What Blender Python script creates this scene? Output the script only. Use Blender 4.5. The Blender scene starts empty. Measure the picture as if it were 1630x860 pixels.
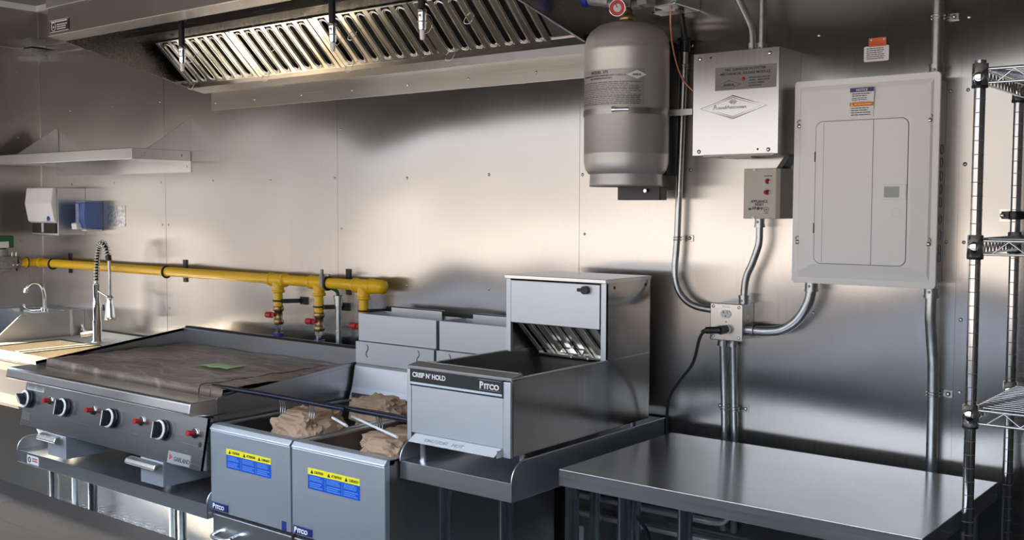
import bpy, bmesh, math, random
from math import pi, sin, cos, radians
from mathutils import Vector, Matrix, noise
random.seed(7)
S = bpy.context.scene
COL = S.collection

# ------------------------------------------------------------------ camera, light, exposure
S.view_settings.view_transform = 'Standard'
S.view_settings.look = 'None'
S.view_settings.gamma = 1.0
S.view_settings.use_curve_mapping = False
S.view_settings.exposure = 0.8

cam_d = bpy.data.cameras.new('camera')
cam = bpy.data.objects.new('camera', cam_d); COL.objects.link(cam)
cam_d.sensor_fit = 'HORIZONTAL'; cam_d.sensor_width = 36.0
cam_d.lens = 36.0 * 1691.8 / 1630.0
cam_d.clip_start = 0.02; cam_d.clip_end = 300
yaw, pitch, roll = radians(38.524), radians(3.4), radians(-0.171)
f_ = Vector((-sin(yaw) * cos(pitch), cos(yaw) * cos(pitch), -sin(pitch)))
r_ = Vector((cos(yaw), sin(yaw), 0))
d_ = f_.cross(r_)
r2 = r_ * cos(roll) + d_ * sin(roll); d2 = d_ * cos(roll) - r_ * sin(roll)
mw = Matrix.Identity(4)
for i in range(3):
    mw[i][0] = r2[i]; mw[i][1] = -d2[i]; mw[i][2] = -f_[i]
mw[0][3], mw[1][3], mw[2][3] = 0.0, -2.94, 1.59
cam.matrix_world = mw
S.camera = cam

SKY_STRENGTH = 1.15
SUN_STRENGTH = 13.0
SUN_DIR = Vector((1.0, 0.30, -0.60))
w = bpy.data.worlds.new('sky'); S.world = w; w.use_nodes = True
nt = w.node_tree; nt.nodes.clear()
n_o = nt.nodes.new('ShaderNodeOutputWorld'); n_b = nt.nodes.new('ShaderNodeBackground')
n_t = nt.nodes.new('ShaderNodeTexCoord'); n_s = nt.nodes.new('ShaderNodeSeparateXYZ'); n_r = nt.nodes.new('ShaderNodeValToRGB')
nt.links.new(n_t.outputs['Generated'], n_s.inputs[0]); nt.links.new(n_s.outputs['Z'], n_r.inputs[0])
nt.links.new(n_r.outputs[0], n_b.inputs[0]); nt.links.new(n_b.outputs[0], n_o.inputs[0])
cr = n_r.color_ramp
cr.elements[0].position = 0.0; cr.elements[0].color = (.70, .63, .57, 1)
cr.elements[1].position = 1.0; cr.elements[1].color = (4.2, 5.5, 7.6, 1)
e = cr.elements.new(0.05); e.color = (.74, .73, .73, 1)
e = cr.elements.new(0.12); e.color = (.88, .92, 1.0, 1)
e = cr.elements.new(0.34); e.color = (.92, 1.0, 1.15, 1)
e = cr.elements.new(0.55); e.color = (4.5, 5.5, 7.0, 1)
n_b.inputs[1].default_value = SKY_STRENGTH
sun_d = bpy.data.lights.new('sun', 'SUN'); sun_d.energy = SUN_STRENGTH; sun_d.angle = radians(0.8); sun_d.color = (1.0, 0.87, 0.68)
sun = bpy.data.objects.new('sun', sun_d); COL.objects.link(sun)
sun.rotation_euler = SUN_DIR.to_track_quat('-Z', 'Y').to_euler(); sun.location = (-8, -4, 5)

# ------------------------------------------------------------------ materials
def mat(name, col=(.5, .5, .5), rough=.5, metal=0.0, **kw):
    m = bpy.data.materials.new(name); m.use_nodes = True
    b = m.node_tree.nodes['Principled BSDF']
    b.inputs['Base Color'].default_value = (*col, 1); b.inputs['Roughness'].default_value = rough
    b.inputs['Metallic'].default_value = metal
    for k, v in kw.items():
        b.inputs[k].default_value = v
    return m

def brushed(name, col, rough, axis='Z', wav=0.0, wscale=1.4, var=.06, aniso=0.0, brush=.000004, vcol=.02, mott=0.0):
    """brushed sheet steel: streaks along axis, slow waviness of the sheet"""
    m = mat(name, col, rough, 1.0); nt = m.node_tree; b = nt.nodes['Principled BSDF']; L = nt.links
    tc = nt.nodes.new('ShaderNodeTexCoord'); mp = nt.nodes.new('ShaderNodeMapping')
    L.new(tc.outputs['Object'], mp.inputs[0])
    mp.inputs['Scale'].default_value = {'Z': (260, 260, 3), 'X': (3, 260, 260), 'Y': (260, 3, 260)}[axis]
    n = nt.nodes.new('ShaderNodeTexNoise'); n.inputs['Scale'].default_value = 1; n.inputs['Detail'].default_value = 2
    L.new(mp.outputs[0], n.inputs['Vector'])
    n2 = nt.nodes.new('ShaderNodeTexNoise'); n2.inputs['Scale'].default_value = 2.3; n2.inputs['Detail'].default_value = 4
    L.new(tc.outputs['Object'], n2.inputs['Vector'])
    mr = nt.nodes.new('ShaderNodeMapRange'); mr.inputs['From Min'].default_value = .3; mr.inputs['From Max'].default_value = .7
    mr.inputs['To Min'].default_value = rough - var; mr.inputs['To Max'].default_value = rough + var
    ad = nt.nodes.new('ShaderNodeMath'); ad.operation = 'MULTIPLY_ADD'; ad.inputs[1].default_value = .5; 
    L.new(n.outputs['Fac'], ad.inputs[0]); 
    hm = nt.nodes.new('ShaderNodeMath'); hm.operation = 'MULTIPLY'; hm.inputs[1].default_value = .5
    L.new(n2.outputs['Fac'], hm.inputs[0]); L.new(hm.outputs[0], ad.inputs[2])
    L.new(ad.outputs[0], mr.inputs['Value']); L.new(mr.outputs[0], b.inputs['Roughness'])
    mx = nt.nodes.new('ShaderNodeMix'); mx.data_type = 'RGBA'
    mx.inputs['A'].default_value = (*[c * (1 - vcol) for c in col], 1); mx.inputs['B'].default_value = (*[min(1, c * (1 + vcol)) for c in col], 1)
    L.new(n.outputs['Fac'], mx.inputs['Factor']); L.new(mx.outputs['Result'], b.inputs['Base Color'])
    bp = nt.nodes.new('ShaderNodeBump'); bp.inputs['Strength'].default_value = 1; bp.inputs['Distance'].default_value = brush
    L.new(n.outputs['Fac'], bp.inputs['Height']); last = bp
    if wav:
        n3 = nt.nodes.new('ShaderNodeTexNoise'); n3.inputs['Scale'].default_value = wscale; n3.inputs['Detail'].default_value = .6
        L.new(tc.outputs['Object'], n3.inputs['Vector'])
        b2 = nt.nodes.new('ShaderNodeBump'); b2.inputs['Strength'].default_value = 1; b2.inputs['Distance'].default_value = wav
        L.new(n3.outputs['Fac'], b2.inputs['Height']); L.new(bp.outputs[0], b2.inputs['Normal']); last = b2
    L.new(last.outputs[0], b.inputs['Normal'])
    if aniso:
        b.inputs['Anisotropic'].default_value = aniso
        ge = nt.nodes.new('ShaderNodeNewGeometry'); cx = nt.nodes.new('ShaderNodeVectorMath'); cx.operation = 'CROSS_PRODUCT'
        cx.inputs[0].default_value = {'X': (1, .001, .002), 'Y': (.001, 1, .002), 'Z': (.001, .002, 1)}[axis]   # grain direction; scatter runs across it
        L.new(ge.outputs['True Normal'], cx.inputs[1]); L.new(cx.outputs[0], b.inputs['Tangent'])
    return m

def noisy(name, c1, c2, scale, rough=.6, bump=0.0, bscale=None, metal=0.0, detail=4):
    m = mat(name, c1, rough, metal); nt = m.node_tree; b = nt.nodes['Principled BSDF']; L = nt.links
    tc = nt.nodes.new('ShaderNodeTexCoord'); n = nt.nodes.new('ShaderNodeTexNoise')
    n.inputs['Scale'].default_value = scale; n.inputs['Detail'].default_value = detail
    L.new(tc.outputs['Object'], n.inputs['Vector'])
    mx = nt.nodes.new('ShaderNodeMix'); mx.data_type = 'RGBA'; mx.inputs['A'].default_value = (*c1, 1); mx.inputs['B'].default_value = (*c2, 1)
    mr = nt.nodes.new('ShaderNodeMapRange'); mr.inputs['From Min'].default_value = .35; mr.inputs['From Max'].default_value = .65
    L.new(n.outputs['Fac'], mr.inputs['Value']); L.new(mr.outputs[0], mx.inputs['Factor']); L.new(mx.outputs['Result'], b.inputs['Base Color'])
    if bump:
        n2 = nt.nodes.new('ShaderNodeTexNoise'); n2.inputs['Scale'].default_value = bscale or scale; n2.inputs['Detail'].default_value = 5
        L.new(tc.outputs['Object'], n2.inputs['Vector'])
        bp = nt.nodes.new('ShaderNodeBump'); bp.inputs['Distance'].default_value = bump
        L.new(n2.outputs['Fac'], bp.inputs['Height']); L.new(bp.outputs[0], b.inputs['Normal'])
    return m

M = {}
M['wall'] = brushed('stainless_wall', (.505, .49, .475), .23, 'Z', wav=.046, wscale=1.25, var=.03, aniso=.92)
M['wall_side'] = brushed('stainless_wall_side', (.43, .41, .39), .33, 'Z', wav=.006, wscale=1.2)
M['vat'] = brushed('dark_vat_steel', (.24, .235, .23), .35, 'Y', var=.03)
M['steel'] = brushed('brushed_steel', (.62, .63, .65), .30, 'X', wav=.0012, wscale=3, aniso=.7, var=.015)
M['steel_v'] = brushed('brushed_steel_upright', (.60, .605, .61), .34, 'Z', wav=.001, wscale=3)
M['splash'] = brushed('splash_steel', (.40, .405, .42), .38, 'X')
M['steel_side'] = brushed('side_sheet_steel', (.50, .49, .475), .17, 'Z', wav=.0012, wscale=3, var=.03)
M['steel_front'] = brushed('dark_front_steel', (.50, .505, .52), .24, 'X', wav=.0008, wscale=3, var=.04)
M['steel_polish'] = brushed('polished_sheet', (.62, .625, .64), .22, 'X', wav=.0008, wscale=3, var=.03, aniso=.85)
M['steel_matt'] = brushed('matt_grained_steel', (.66, .69, .725), .505, 'X', var=.04)
M['steel_top'] = brushed('worktop_steel', (.68, .67, .655), .22, 'X', wav=.0015, wscale=2.2, var=.03, aniso=.85)
M['hood_shaded'] = brushed('shaded_hood_steel', (.36, .34, .32), .25, 'X', wav=.001, brush=.000002)  # darker copy of the hood steel; shade under the hood is in its colour
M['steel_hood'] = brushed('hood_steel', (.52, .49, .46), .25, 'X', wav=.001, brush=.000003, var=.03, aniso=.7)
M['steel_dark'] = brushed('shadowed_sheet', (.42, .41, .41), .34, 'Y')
M['aluminised'] = brushed('aluminised_flue', (.64, .665, .70), .5, 'X', wav=.002, wscale=6)
M['filter'] = brushed('filter_steel', (.70, .68, .63), .2, 'Z')
M['chrome'] = mat('chrome', (.82, .82, .82), .07, 1.0)
M['post_chrome'] = mat('post_chrome', (.62, .62, .62), .16, 1.0)
M['screw'] = mat('screw_steel', (.62, .60, .57), .25, 1.0)
M['galv'] = noisy('galvanised_tube', (.50, .52, .53), (.60, .61, .62), 40, .33, metal=1.0)
M['leg'] = noisy('galvanised_leg', (.52, .60, .65), (.62, .68, .72), 25, .2, metal=1.0)
M['yellow'] = mat('yellow_gas_paint', (.88, .53, .015), .3)
M['black'] = mat('black_plastic', (.012, .012, .013), .4)
M['black_steel'] = mat('black_steel', (.015, .015, .017), .35)
M['void'] = mat('dark_cavity', (.012, .012, .012), .7)
M['cord'] = mat('black_rubber', (.012, .012, .013), .5)
M['white'] = mat('white_plastic', (.78, .78, .77), .35)
M['beige'] = mat('beige_enamel', (.52, .475, .40), .45)
M['panel'] = mat('pale_grey_enamel', (.84, .82, .79), .42)
M['panel_box'] = mat('grey_enclosure', (.33, .33, .33), .45, .3)
M['latch'] = mat('latch_grey', (.36, .39, .34), .4)
M['gap'] = mat('seam_shadow', (.16, .155, .15), .6)
M['red'] = mat('red_plastic', (.42, .012, .012), .3)
M['redpaint'] = mat('red_grip', (.45, .02, .02), .4)
M['brass'] = noisy('brass', (.42, .29, .13), (.5, .36, .19), 60, .4, metal=1.0)
M['copper'] = mat('copper', (.62, .27, .16), .3, 1.0)
M['green'] = mat('green_paint', (.012, .11, .035), .4)
M['cast'] = noisy('cast_iron_grey', (.22, .22, .21), (.34, .34, .33), 50, .5, metal=.5)
M['tank'] = mat('silver_tank_paint', (.50, .485, .465), .42, .6)
M['bluecap'] = mat('blue_nylon', (.012, .03, .28), .35)
M['soapblue'] = mat('translucent_blue', (.11, .21, .58), .15, 0.0, **{'Transmission Weight': .35})
M['soapclear'] = mat('clear_blue', (.45, .58, .85), .1, 0.0, **{'Transmission Weight': .5})
M['kraft'] = noisy('kraft_paper', (.36, .235, .145), (.43, .29, .185), 9, .75, .004, 22)
M['paper'] = noisy('waxed_kraft_wrap', (.125, .092, .066), (.19, .145, .105), 7, .38, .006, 26)
M['greentape'] = noisy('green_tape', (.26, .42, .16), (.36, .52, .24), 12, .4)
M['navy'] = mat('navy_vinyl', (.005, .007, .022), .25)
M['lbl_blue'] = mat('label_blue', (.005, .075, .42), .4)
M['lbl_yellow'] = mat('label_yellow', (.85, .72, .02), .4)
M['lbl_white'] = mat('label_white', (.78, .77, .75), .45)
M['lbl_black'] = mat('label_black', (.02, .02, .02), .45)
M['lbl_navy'] = mat('label_navy', (.02, .035, .16), .35)
M['lbl_orange'] = mat('label_orange', (.68, .12, .03), .45)
M['lbl_grey'] = mat('label_grey', (.18, .175, .165), .5, .5)
M['lbl_silver'] = mat('label_silver', (.42, .42, .41), .4, .6)
M['lbl_pale'] = mat('label_pale', (.55, .55, .54), .45)
M['lbl_dark'] = mat('label_ink', (.05, .05, .05), .5)
M['lbl_red'] = mat('label_red', (.5, .04, .03), .5)
M['lbl_lightblue'] = mat('label_print_blue', (.16, .32, .72), .5)
M['stripe'] = mat('pale_stripe', (.62, .68, .72), .35)
M['badge'] = mat('badge_navy', (.018, .022, .10), .3)
M['plastic_film'] = mat('protective_film', (.06, .06, .065), .25, 0.0, **{'Alpha': .3})
M['counter'] = brushed('counter_steel', (.36, .37, .40), .3, 'X', wav=.001, brush=.000002, var=.03)
M['mottle'] = noisy('zinc_plate', (.35, .35, .36), (.8, .8, .8), 60, .3, .001, 70, metal=.9)
M['outdoor'] = noisy('warm_paving', (.20, .155, .115), (.25, .195, .15), .6, 1.0)
M['outdoor'].node_tree.nodes['Principled BSDF'].inputs['Specular IOR Level'].default_value = 0.0
M['ceiling'] = mat('grey_ceiling', (.22, .215, .21), .5)

def add_creases(m, scale, c):
    nt = m.node_tree; L = nt.links; b = nt.nodes['Principled BSDF']; src = b.inputs['Base Color'].links[0].from_socket
    tc = nt.nodes.new('ShaderNodeTexCoord'); mp = nt.nodes.new('ShaderNodeMapping'); mp.inputs['Scale'].default_value = scale; mp.inputs['Rotation'].default_value = (0, 0, .12)
    n = nt.nodes.new('ShaderNodeTexNoise'); n.inputs['Scale'].default_value = 1; n.inputs['Detail'].default_value = 1.5
    L.new(tc.outputs['Object'], mp.inputs[0]); L.new(mp.outputs[0], n.inputs['Vector'])
    r = nt.nodes.new('ShaderNodeValToRGB'); e = r.color_ramp.elements
    e[0].position = .47; e[0].color = (0, 0, 0, 1); e[1].position = .53; e[1].color = (0, 0, 0, 1); k = e.new(.5); k.color = (.75, .75, .75, 1)
    L.new(n.outputs['Fac'], r.inputs[0])
    mx = nt.nodes.new('ShaderNodeMix'); mx.data_type = 'RGBA'; L.new(r.outputs[0], mx.inputs['Factor']); L.new(src, mx.inputs['A']); mx.inputs['B'].default_value = (*c, 1)
    L.new(mx.outputs['Result'], b.inputs['Base Color'])
add_creases(M['paper'], (2.2, 9, 1), (.36, .29, .225))

def floor_material():
    m = brushed('diamond_plate', (.42, .41, .39), .36, 'X'); nt = m.node_tree; L = nt.links; b = nt.nodes['Principled BSDF']
    tc = nt.nodes.new('ShaderNodeTexCoord')
    hs = []
    for a, off in ((pi / 4, 0.0), (-pi / 4, .5)):
        mp = nt.nodes.new('ShaderNodeMapping'); mp.inputs['Rotation'].default_value = (0, 0, a); mp.inputs['Scale'].default_value = (14, 30, 1)
        mp.inputs['Location'].default_value = (off, off, 0)
        L.new(tc.outputs['Object'], mp.inputs[0])
        fr = nt.nodes.new('ShaderNodeVectorMath'); fr.operation = 'FRACTION'; L.new(mp.outputs[0], fr.inputs[0])
        sb = nt.nodes.new('ShaderNodeVectorMath'); sb.operation = 'SUBTRACT'; sb.inputs[1].default_value = (.5, .5, 0); L.new(fr.outputs[0], sb.inputs[0])
        sc = nt.nodes.new('ShaderNodeVectorMath'); sc.operation = 'MULTIPLY'; sc.inputs[1].default_value = (1, 1.7, 0); L.new(sb.outputs[0], sc.inputs[0])
        ln = nt.nodes.new('ShaderNodeVectorMath'); ln.operation = 'LENGTH'; L.new(sc.outputs[0], ln.inputs[0])
        mr = nt.nodes.new('ShaderNodeMapRange'); mr.inputs['From Min'].default_value = .42; mr.inputs['From Max'].default_value = .25
        L.new(ln.outputs['Value'], mr.inputs['Value']); hs.append(mr)
    mx = nt.nodes.new('ShaderNodeMath'); mx.operation = 'MAXIMUM'; L.new(hs[0].outputs[0], mx.inputs[0]); L.new(hs[1].outputs[0], mx.inputs[1])
    bp = nt.nodes.new('ShaderNodeBump'); bp.inputs['Distance'].default_value = .004; L.new(mx.outputs[0], bp.inputs['Height']); L.new(bp.outputs[0], b.inputs['Normal'])
    return m
M['floor'] = floor_material()
M['dark_lining'] = noisy('dark_lining', (.06, .06, .062), (.085, .083, .082), 3, .45)
M['sink'] = brushed('satin_sink_steel', (.72, .66, .56), .5, 'X', var=.05)

# ------------------------------------------------------------------ builders
ORIGIN = {}
class MB:
    """collects shapes in world coordinates; build() links them as ONE mesh object"""
    def __init__(s): s.v = []; s.f = []; s.sm = []; s.mi = []; s.cur = 0
    def add(s, vs, fs, smooth=False):
        o = len(s.v); s.v += [tuple(p) for p in vs]
        for f in fs: s.f.append(tuple(i + o for i in f)); s.sm.append(smooth); s.mi.append(s.cur)
        return s
    def box(s, x0, x1, y0, y1, z0, z1):
        vs = [(x, y, z) for z in (z0, z1) for y in (y0, y1) for x in (x0, x1)]
        return s.add(vs, [(0, 2, 3, 1), (4, 5, 7, 6), (0, 1, 5, 4), (2, 6, 7, 3), (0, 4, 6, 2), (1, 3, 7, 5)])
    def prism(s, prof, axis, a, b):
        """polygon prof extruded along axis from a to b; prof coords are the other two axes in xyz order"""
        n = len(prof)
        def P(u, v, t): return {'x': (t, u, v), 'y': (u, t, v), 'z': (u, v, t)}[axis]
        vs = [P(u, v, a) for u, v in prof] + [P(u, v, b) for u, v in prof]
        fs = [tuple(range(n))[::-1], tuple(range(n, 2 * n))] + [(i, (i + 1) % n, n + (i + 1) % n, n + i) for i in range(n)]
        return s.add(vs, fs)
    def sheet(s, path, axis, a, b, t=.003):
        """bent sheet: open 2D path, thickness t, extruded along axis"""
        n = len(path); L = []
        for i, (u, v) in enumerate(path):
            p0 = path[max(i - 1, 0)]; p1 = path[min(i + 1, n - 1)]
            dx, dy = p1[0] - p0[0], p1[1] - p0[1]; l = math.hypot(dx, dy) or 1
            L.append((u - dy / l * t, v + dx / l * t))
        return s.prism(list(path) + L[::-1], axis, a, b)
    def cyl(s, p0, p1, r, n=20, r1=None, caps=True):
        return s.tube([p0, p1], [r, r if r1 is None else r1], n, caps)
    def tube(s, pts, r, n=12, caps=True, closed=False):
        pts = [Vector(p) for p in pts]; m = len(pts)
        rs = r if isinstance(r, (list, tuple)) else [r] * m
        T = []
        for i in range(m):
            if closed: t = pts[(i + 1) % m] - pts[i - 1]
            else: t = pts[min(i + 1, m - 1)] - pts[max(i - 1, 0)]
            T.append(t.normalized() if t.length > 1e-9 else (T[-1] if T else Vector((0, 0, 1))))
        up = Vector((0, 0, 1)) if abs(T[0].z) < .9 else Vector((1, 0, 0))
        nrm = (up - T[0] * up.dot(T[0])).normalized(); vs = []
        for i in range(m):
            nrm = (nrm - T[i] * nrm.dot(T[i]))
            nrm = nrm.normalized() if nrm.length > 1e-6 else T[i].orthogonal().normalized()
            bn = T[i].cross(nrm)
            for k in range(n):
                a = 2 * pi * k / n; vs.append(pts[i] + (nrm * cos(a) + bn * sin(a)) * rs[i])
        fs = []
        for i in range(m if closed else m - 1):
            j = (i + 1) % m
            for k in range(n):
                k2 = (k + 1) % n; fs.append((i * n + k, i * n + k2, j * n + k2, j * n + k))
        s.add(vs, fs, True)
        if caps and not closed:
            s.add(vs[:n], [tuple(range(n))[::-1]]); s.add(vs[-n:], [tuple(range(n))])
        return s
    def lathe(s, prof, c, n=40, axis='z', smooth=True):
        """prof: (radius, height) pairs about axis through c"""
        vs = []; c = Vector(c)
        for r, h in prof:
            for k in range(n):
                a = 2 * pi * k / n
                q = {'z': (r * cos(a), r * sin(a), h), 'y': (r * cos(a), h, r * sin(a)), 'x': (h, r * cos(a), r * sin(a))}[axis]
                vs.append(c + Vector(q))
        fs = [(i * n + k, i * n + (k + 1) % n, (i + 1) * n + (k + 1) % n, (i + 1) * n + k) for i in range(len(prof) - 1) for k in range(n)]
        s.add(vs, fs, smooth)
        return s
    def disc(s, c, r, axis='y', n=24):
        c = Vector(c); vs = []
        for k in range(n):
            a = 2 * pi * k / n
            vs.append(c + Vector({'z': (r * cos(a), r * sin(a), 0), 'y': (r * cos(a), 0, r * sin(a)), 'x': (0, r * cos(a), r * sin(a))}[axis]))
        return s.add(vs, [tuple(range(n))])
    def dome(s, c, r, axis='y', sgn=-1, h=.6, n=12):
        prof = [(r * cos(t * pi / 8), sgn * r * h * sin(t * pi / 8)) for t in range(4)] + [(r * .02, sgn * r * h)]
        return s.lathe(prof, c, n, axis)
    def ball(s, c, r, n=12):
        prof = [(max(r * sin(pi * i / n), 1e-4), -r * cos(pi * i / n)) for i in range(n + 1)]
        return s.lathe(prof, c, n * 2, 'z')
    def build(s, name, m, parent=None, bevel=0.0, seg=2):
        me = bpy.data.meshes.new(name)
        if parent is not None: off = ORIGIN[parent.name]
        else:
            xs = [p[0] for p in s.v]; ys = [p[1] for p in s.v]; zs = [p[2] for p in s.v]
            off = Vector(((min(xs) + max(xs)) / 2, (min(ys) + max(ys)) / 2, min(zs)))
        me.from_pydata([tuple(Vector(p) - off) for p in s.v], [], s.f)
        for p, sm, mi in zip(me.polygons, s.sm, s.mi): p.use_smooth = sm; p.material_index = mi
        for q in ([m] if isinstance(m, str) else m): me.materials.append(M[q])
        bm = bmesh.new(); bm.from_mesh(me); bmesh.ops.recalc_face_normals(bm, faces=bm.faces[:]); bm.to_mesh(me); bm.free()
        o = bpy.data.objects.new(name, me); COL.objects.link(o)
        if parent is not None: o.parent = parent
        else: o.location = off
        ORIGIN[o.name] = off
        if bevel:
            md = o.modifiers.new('bevel', 'BEVEL'); md.width = bevel; md.segments = seg; md.limit_method = 'ANGLE'; md.angle_limit = radians(40)
        return o

def thing(name, label, cat, loc, group=None):
    o = bpy.data.objects.new(name, None); COL.objects.link(o); o.location = loc; o.empty_display_size = .05
    o['label'] = label; o['category'] = cat
    if group: o['group'] = group
    ORIGIN[o.name] = Vector(loc)
    return o
def tag(o, label, cat, group=None):
    o['label'] = label; o['category'] = cat
    if group: o['group'] = group
    return o
def struct(o): o['kind'] = 'structure'; return o
def part(o, label): o['label'] = label; return o

def lettering(name, s, size, loc, m, parent, off=0.0, rz=0.0, sx=1.0, align='LEFT', ext=.0004, shear=0.0, rx=pi / 2):
    cu = bpy.data.curves.new(name, 'FONT'); cu.body = s; cu.size = size; cu.extrude = ext; cu.offset = off; cu.align_x = align; cu.shear = shear
    t = bpy.data.objects.new(name, cu); COL.objects.link(t)
    bpy.context.view_layer.update()
    me = bpy.data.meshes.new_from_object(t.evaluated_get(bpy.context.evaluated_depsgraph_get()))
    bpy.data.objects.remove(t, do_unlink=True); bpy.data.curves.remove(cu)
    R = Matrix.Translation(Vector(loc) - ORIGIN[parent.name]) @ Matrix.Rotation(rz, 4, 'Z') @ Matrix.Rotation(rx, 4, 'X') @ Matrix.Diagonal((sx, 1, 1, 1))
    me.transform(R); me.materials.clear(); me.materials.append(M[m])
    o = bpy.data.objects.new(name, me); COL.objects.link(o); o.parent = parent; ORIGIN[o.name] = ORIGIN[parent.name]
    return o

def textlines(mb, x0, x1, z0, z1, n, y, seed=0, fill=.55, brk=.03):
    """rows of tiny print too small to read: short dashes"""
    rr = random.Random(seed); h = (z1 - z0) / n
    for i in range(n):
        x = x0; xe = x1 - rr.random() * (x1 - x0) * .25; zc = z1 - (i + .5) * h
        while x < xe:
            l = min((x1 - x0) * (.08 + .14 * rr.random()), xe - x)
            mb.box(x, x + l * .86, y - .0004, y, zc - h * fill / 2, zc + h * fill / 2); x += l
    return mb

def arc(c, r, a0, a1, n, plane):
    out = []
    for i in range(n + 1):
        a = a0 + (a1 - a0) * i / n; u, v = r * cos(a), r * sin(a)
        out.append({'xz': (c[0] + u, c[1], c[2] + v), 'yz': (c[0], c[1] + u, c[2] + v), 'xy': (c[0] + u, c[1] + v, c[2])}[plane])
    return out
def smooth_path(pts, n=6):
    P = [Vector(p) for p in pts]; P = [2 * P[0] - P[1]] + P + [2 * P[-1] - P[-2]]; out = []
    for i in range(1, len(P) - 2):
        for k in range(n):
            t = k / n; a, b, c, d = P[i - 1:i + 3]
            out.append(.5 * ((2 * b) + (c - a) * t + (2 * a - 5 * b + 4 * c - d) * t * t + (3 * b - a - 3 * c + d) * t ** 3))
    out.append(P[-2]); return out

# ------------------------------------------------------------------ the setting
XL, XR, YF, ZC = -5.615, 0.55, -2.35, 2.66
wb = MB().box(XL - .06, XR + .06, 0, .06, -.02, ZC + .05)
for x in (-4.455, -3.25, -2.056, -.836):                                  # sheet seams: thin cover strips
    wb.box(x - .004, x + .004, -.0012, .001, 0, ZC)
for z in (.30, 1.29, 1.702, 2.085, 2.5):                                  # blind rivets in rows
    for k in range(15):
        x = -5.3 + k * .4075
        wb.dome((x, 0, z + .004 * sin(k * 3)), .0058, 'y', -1, .5, 8)
for x in (-4.43, -4.48, -3.225, -.815, -.86, -2.03):
    for z in (1.5, 1.9, 1.1): wb.dome((x, 0, z), .005, 'y', -1, .5, 8)
struct(wb.build('wall_back', 'wall'))
# left wall; unseen low opening added to let sun onto the sink
wl = MB()
wy0, wy1, wz0, wz1 = -1.10, -.475, .02, 1.72
wl.box(XL - .05, XL, YF - .05, wy0, 0, ZC); wl.box(XL - .05, XL, wy1, 0, 0, ZC); wl.box(XL - .05, XL, wy0, wy1, 0, wz0); wl.box(XL - .05, XL, wy0, wy1, wz1, ZC)
wl.box(XL - .001, XL + .001, -.004, 0, 0, ZC)
for z in (1.4, 1.95, 2.3): wl.dome((XL, -.12, z), .006, 'x', 1, .5, 8)
struct(wl.build('wall_left', 'wall_side'))
fr = MB()
for a, b, c, d in ((wy0 - .03, wy1 + .03, wz0 - .03, wz0), (wy0 - .03, wy1 + .03, wz1, wz1 + .03), (wy0 - .03, wy0, wz0, wz1), (wy1, wy1 + .03, wz0, wz1)):
    fr.box(XL - .055, XL + .006, a, b, c, d)
struct(fr.build('sun_opening', 'steel'))
# front wall with the long open serving window the picture is taken through
ox0, ox1, oz0, oz1 = -5.56, .0, 1.04, 2.18
wf = MB().box(XL - .06, ox0, YF - .06, YF, 0, ZC).box(ox1, XR + .06, YF - .06, YF, 0, ZC).box(ox0, ox1, YF - .06, YF, 0, oz0).box(ox0, ox1, YF - .06, YF, oz1, ZC)
struct(wf.build('wall_front', 'dark_lining'))
fw = MB()
for a, b, c, d in ((ox0 - .03, ox1 + .03, oz0 - .03, oz0), (ox0 - .03, ox1 + .03, oz1, oz1 + .03), (ox0 - .03, ox0, oz0, oz1), (ox1, ox1 + .03, oz0, oz1)):
    fw.box(a, b, YF - .066, YF + .006, c, d)
struct(fw.build('window_1', 'steel'))
struct(MB().box(XR, XR + .06, YF, 0, 0, ZC).build('wall_right', 'dark_lining'))
struct(MB().box(XL - .06, XR + .06, YF - .06, .06, -.04, 0).build('floor', 'floor'))
struct(MB().box(XL - .06, XR + .06, YF - .06, .06, ZC, ZC + .05).build('ceiling', 'ceiling'))
struct(MB().box(XL, XL + .012, YF, 0, ZC - .03, ZC).box(XL + .012, XR, -.012, 0, ZC - .03, ZC).build('trim_1', 'white'))
struct(MB().box(XL, XL + .004, -.004, 0, 0, ZC - .03).build('trim_2', 'screw'))
struct(MB().box(-60, 60, -70, 40, -.80, -.75).build('ground', 'outdoor'))

# ------------------------------------------------------------------ exhaust hood
HX0, HX1 = -4.14, -1.965
h = thing('exhaust_hood', 'long stainless steel exhaust hood over the griddle and fryers', 'range hood', ((HX0 + HX1) / 2, -.36, 2.1))
MB().box(HX0, HX1, -.730, -.712, 2.266, 2.374).build('front_band', 'steel_hood', h, .002)
MB().box(HX0 - .002, HX1 + .002, -.736, -.716, 2.3755, ZC).build('upper_front', 'steel_v', h, .0015)
MB().prism([(-.728, 2.266), (-.666, 2.254), (-.666, 2.258), (-.728, 2.270)], 'x', HX0, HX1).build('front_lip', 'steel_hood', h)
prof = [(-.726, 2.266), (-.668, 2.254), (-.40, 2.194), (-.08, 2.118), (0, 2.105), (0, ZC), (-.726, ZC)]
MB().prism(prof, 'x', HX0, HX0 + .003).build('end_panel', 'hood_shaded', h)
MB().prism(prof, 'x', HX1 - .003, HX1).build('end_panel', 'hood_shaded', h)
for x0, x1 in ((HX0, HX0 + .012), (HX1 - .012, HX1)):
    MB().sheet([(-.668, 2.254), (-.40, 2.194), (-.08, 2.118)], 'x', x0, x1, .002).build('end_hem', 'steel_hood', h)
MB().prism([(-.104, 2.128), (-.084, 2.116), (0, 2.100), (0, 2.145), (-.104, 2.145)], 'x', HX0 + .004, HX1).sheet([(-.10, 2.126), (-.118, 2.136), (-.118, 2.146)], 'x', HX0 + .004, HX1, .002).build('grease_gutter', 'steel_hood', h, .0015)
fl = MB().box(-4.075, -2.03, -.004, 0, 2.020, 2.102)
for x in (-4.046, -3.768, -3.458, -3.152, -2.847, -2.541, -2.235): fl.dome((x, -.004, 2.052), .006, 'y', -1, .6, 10)
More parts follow.
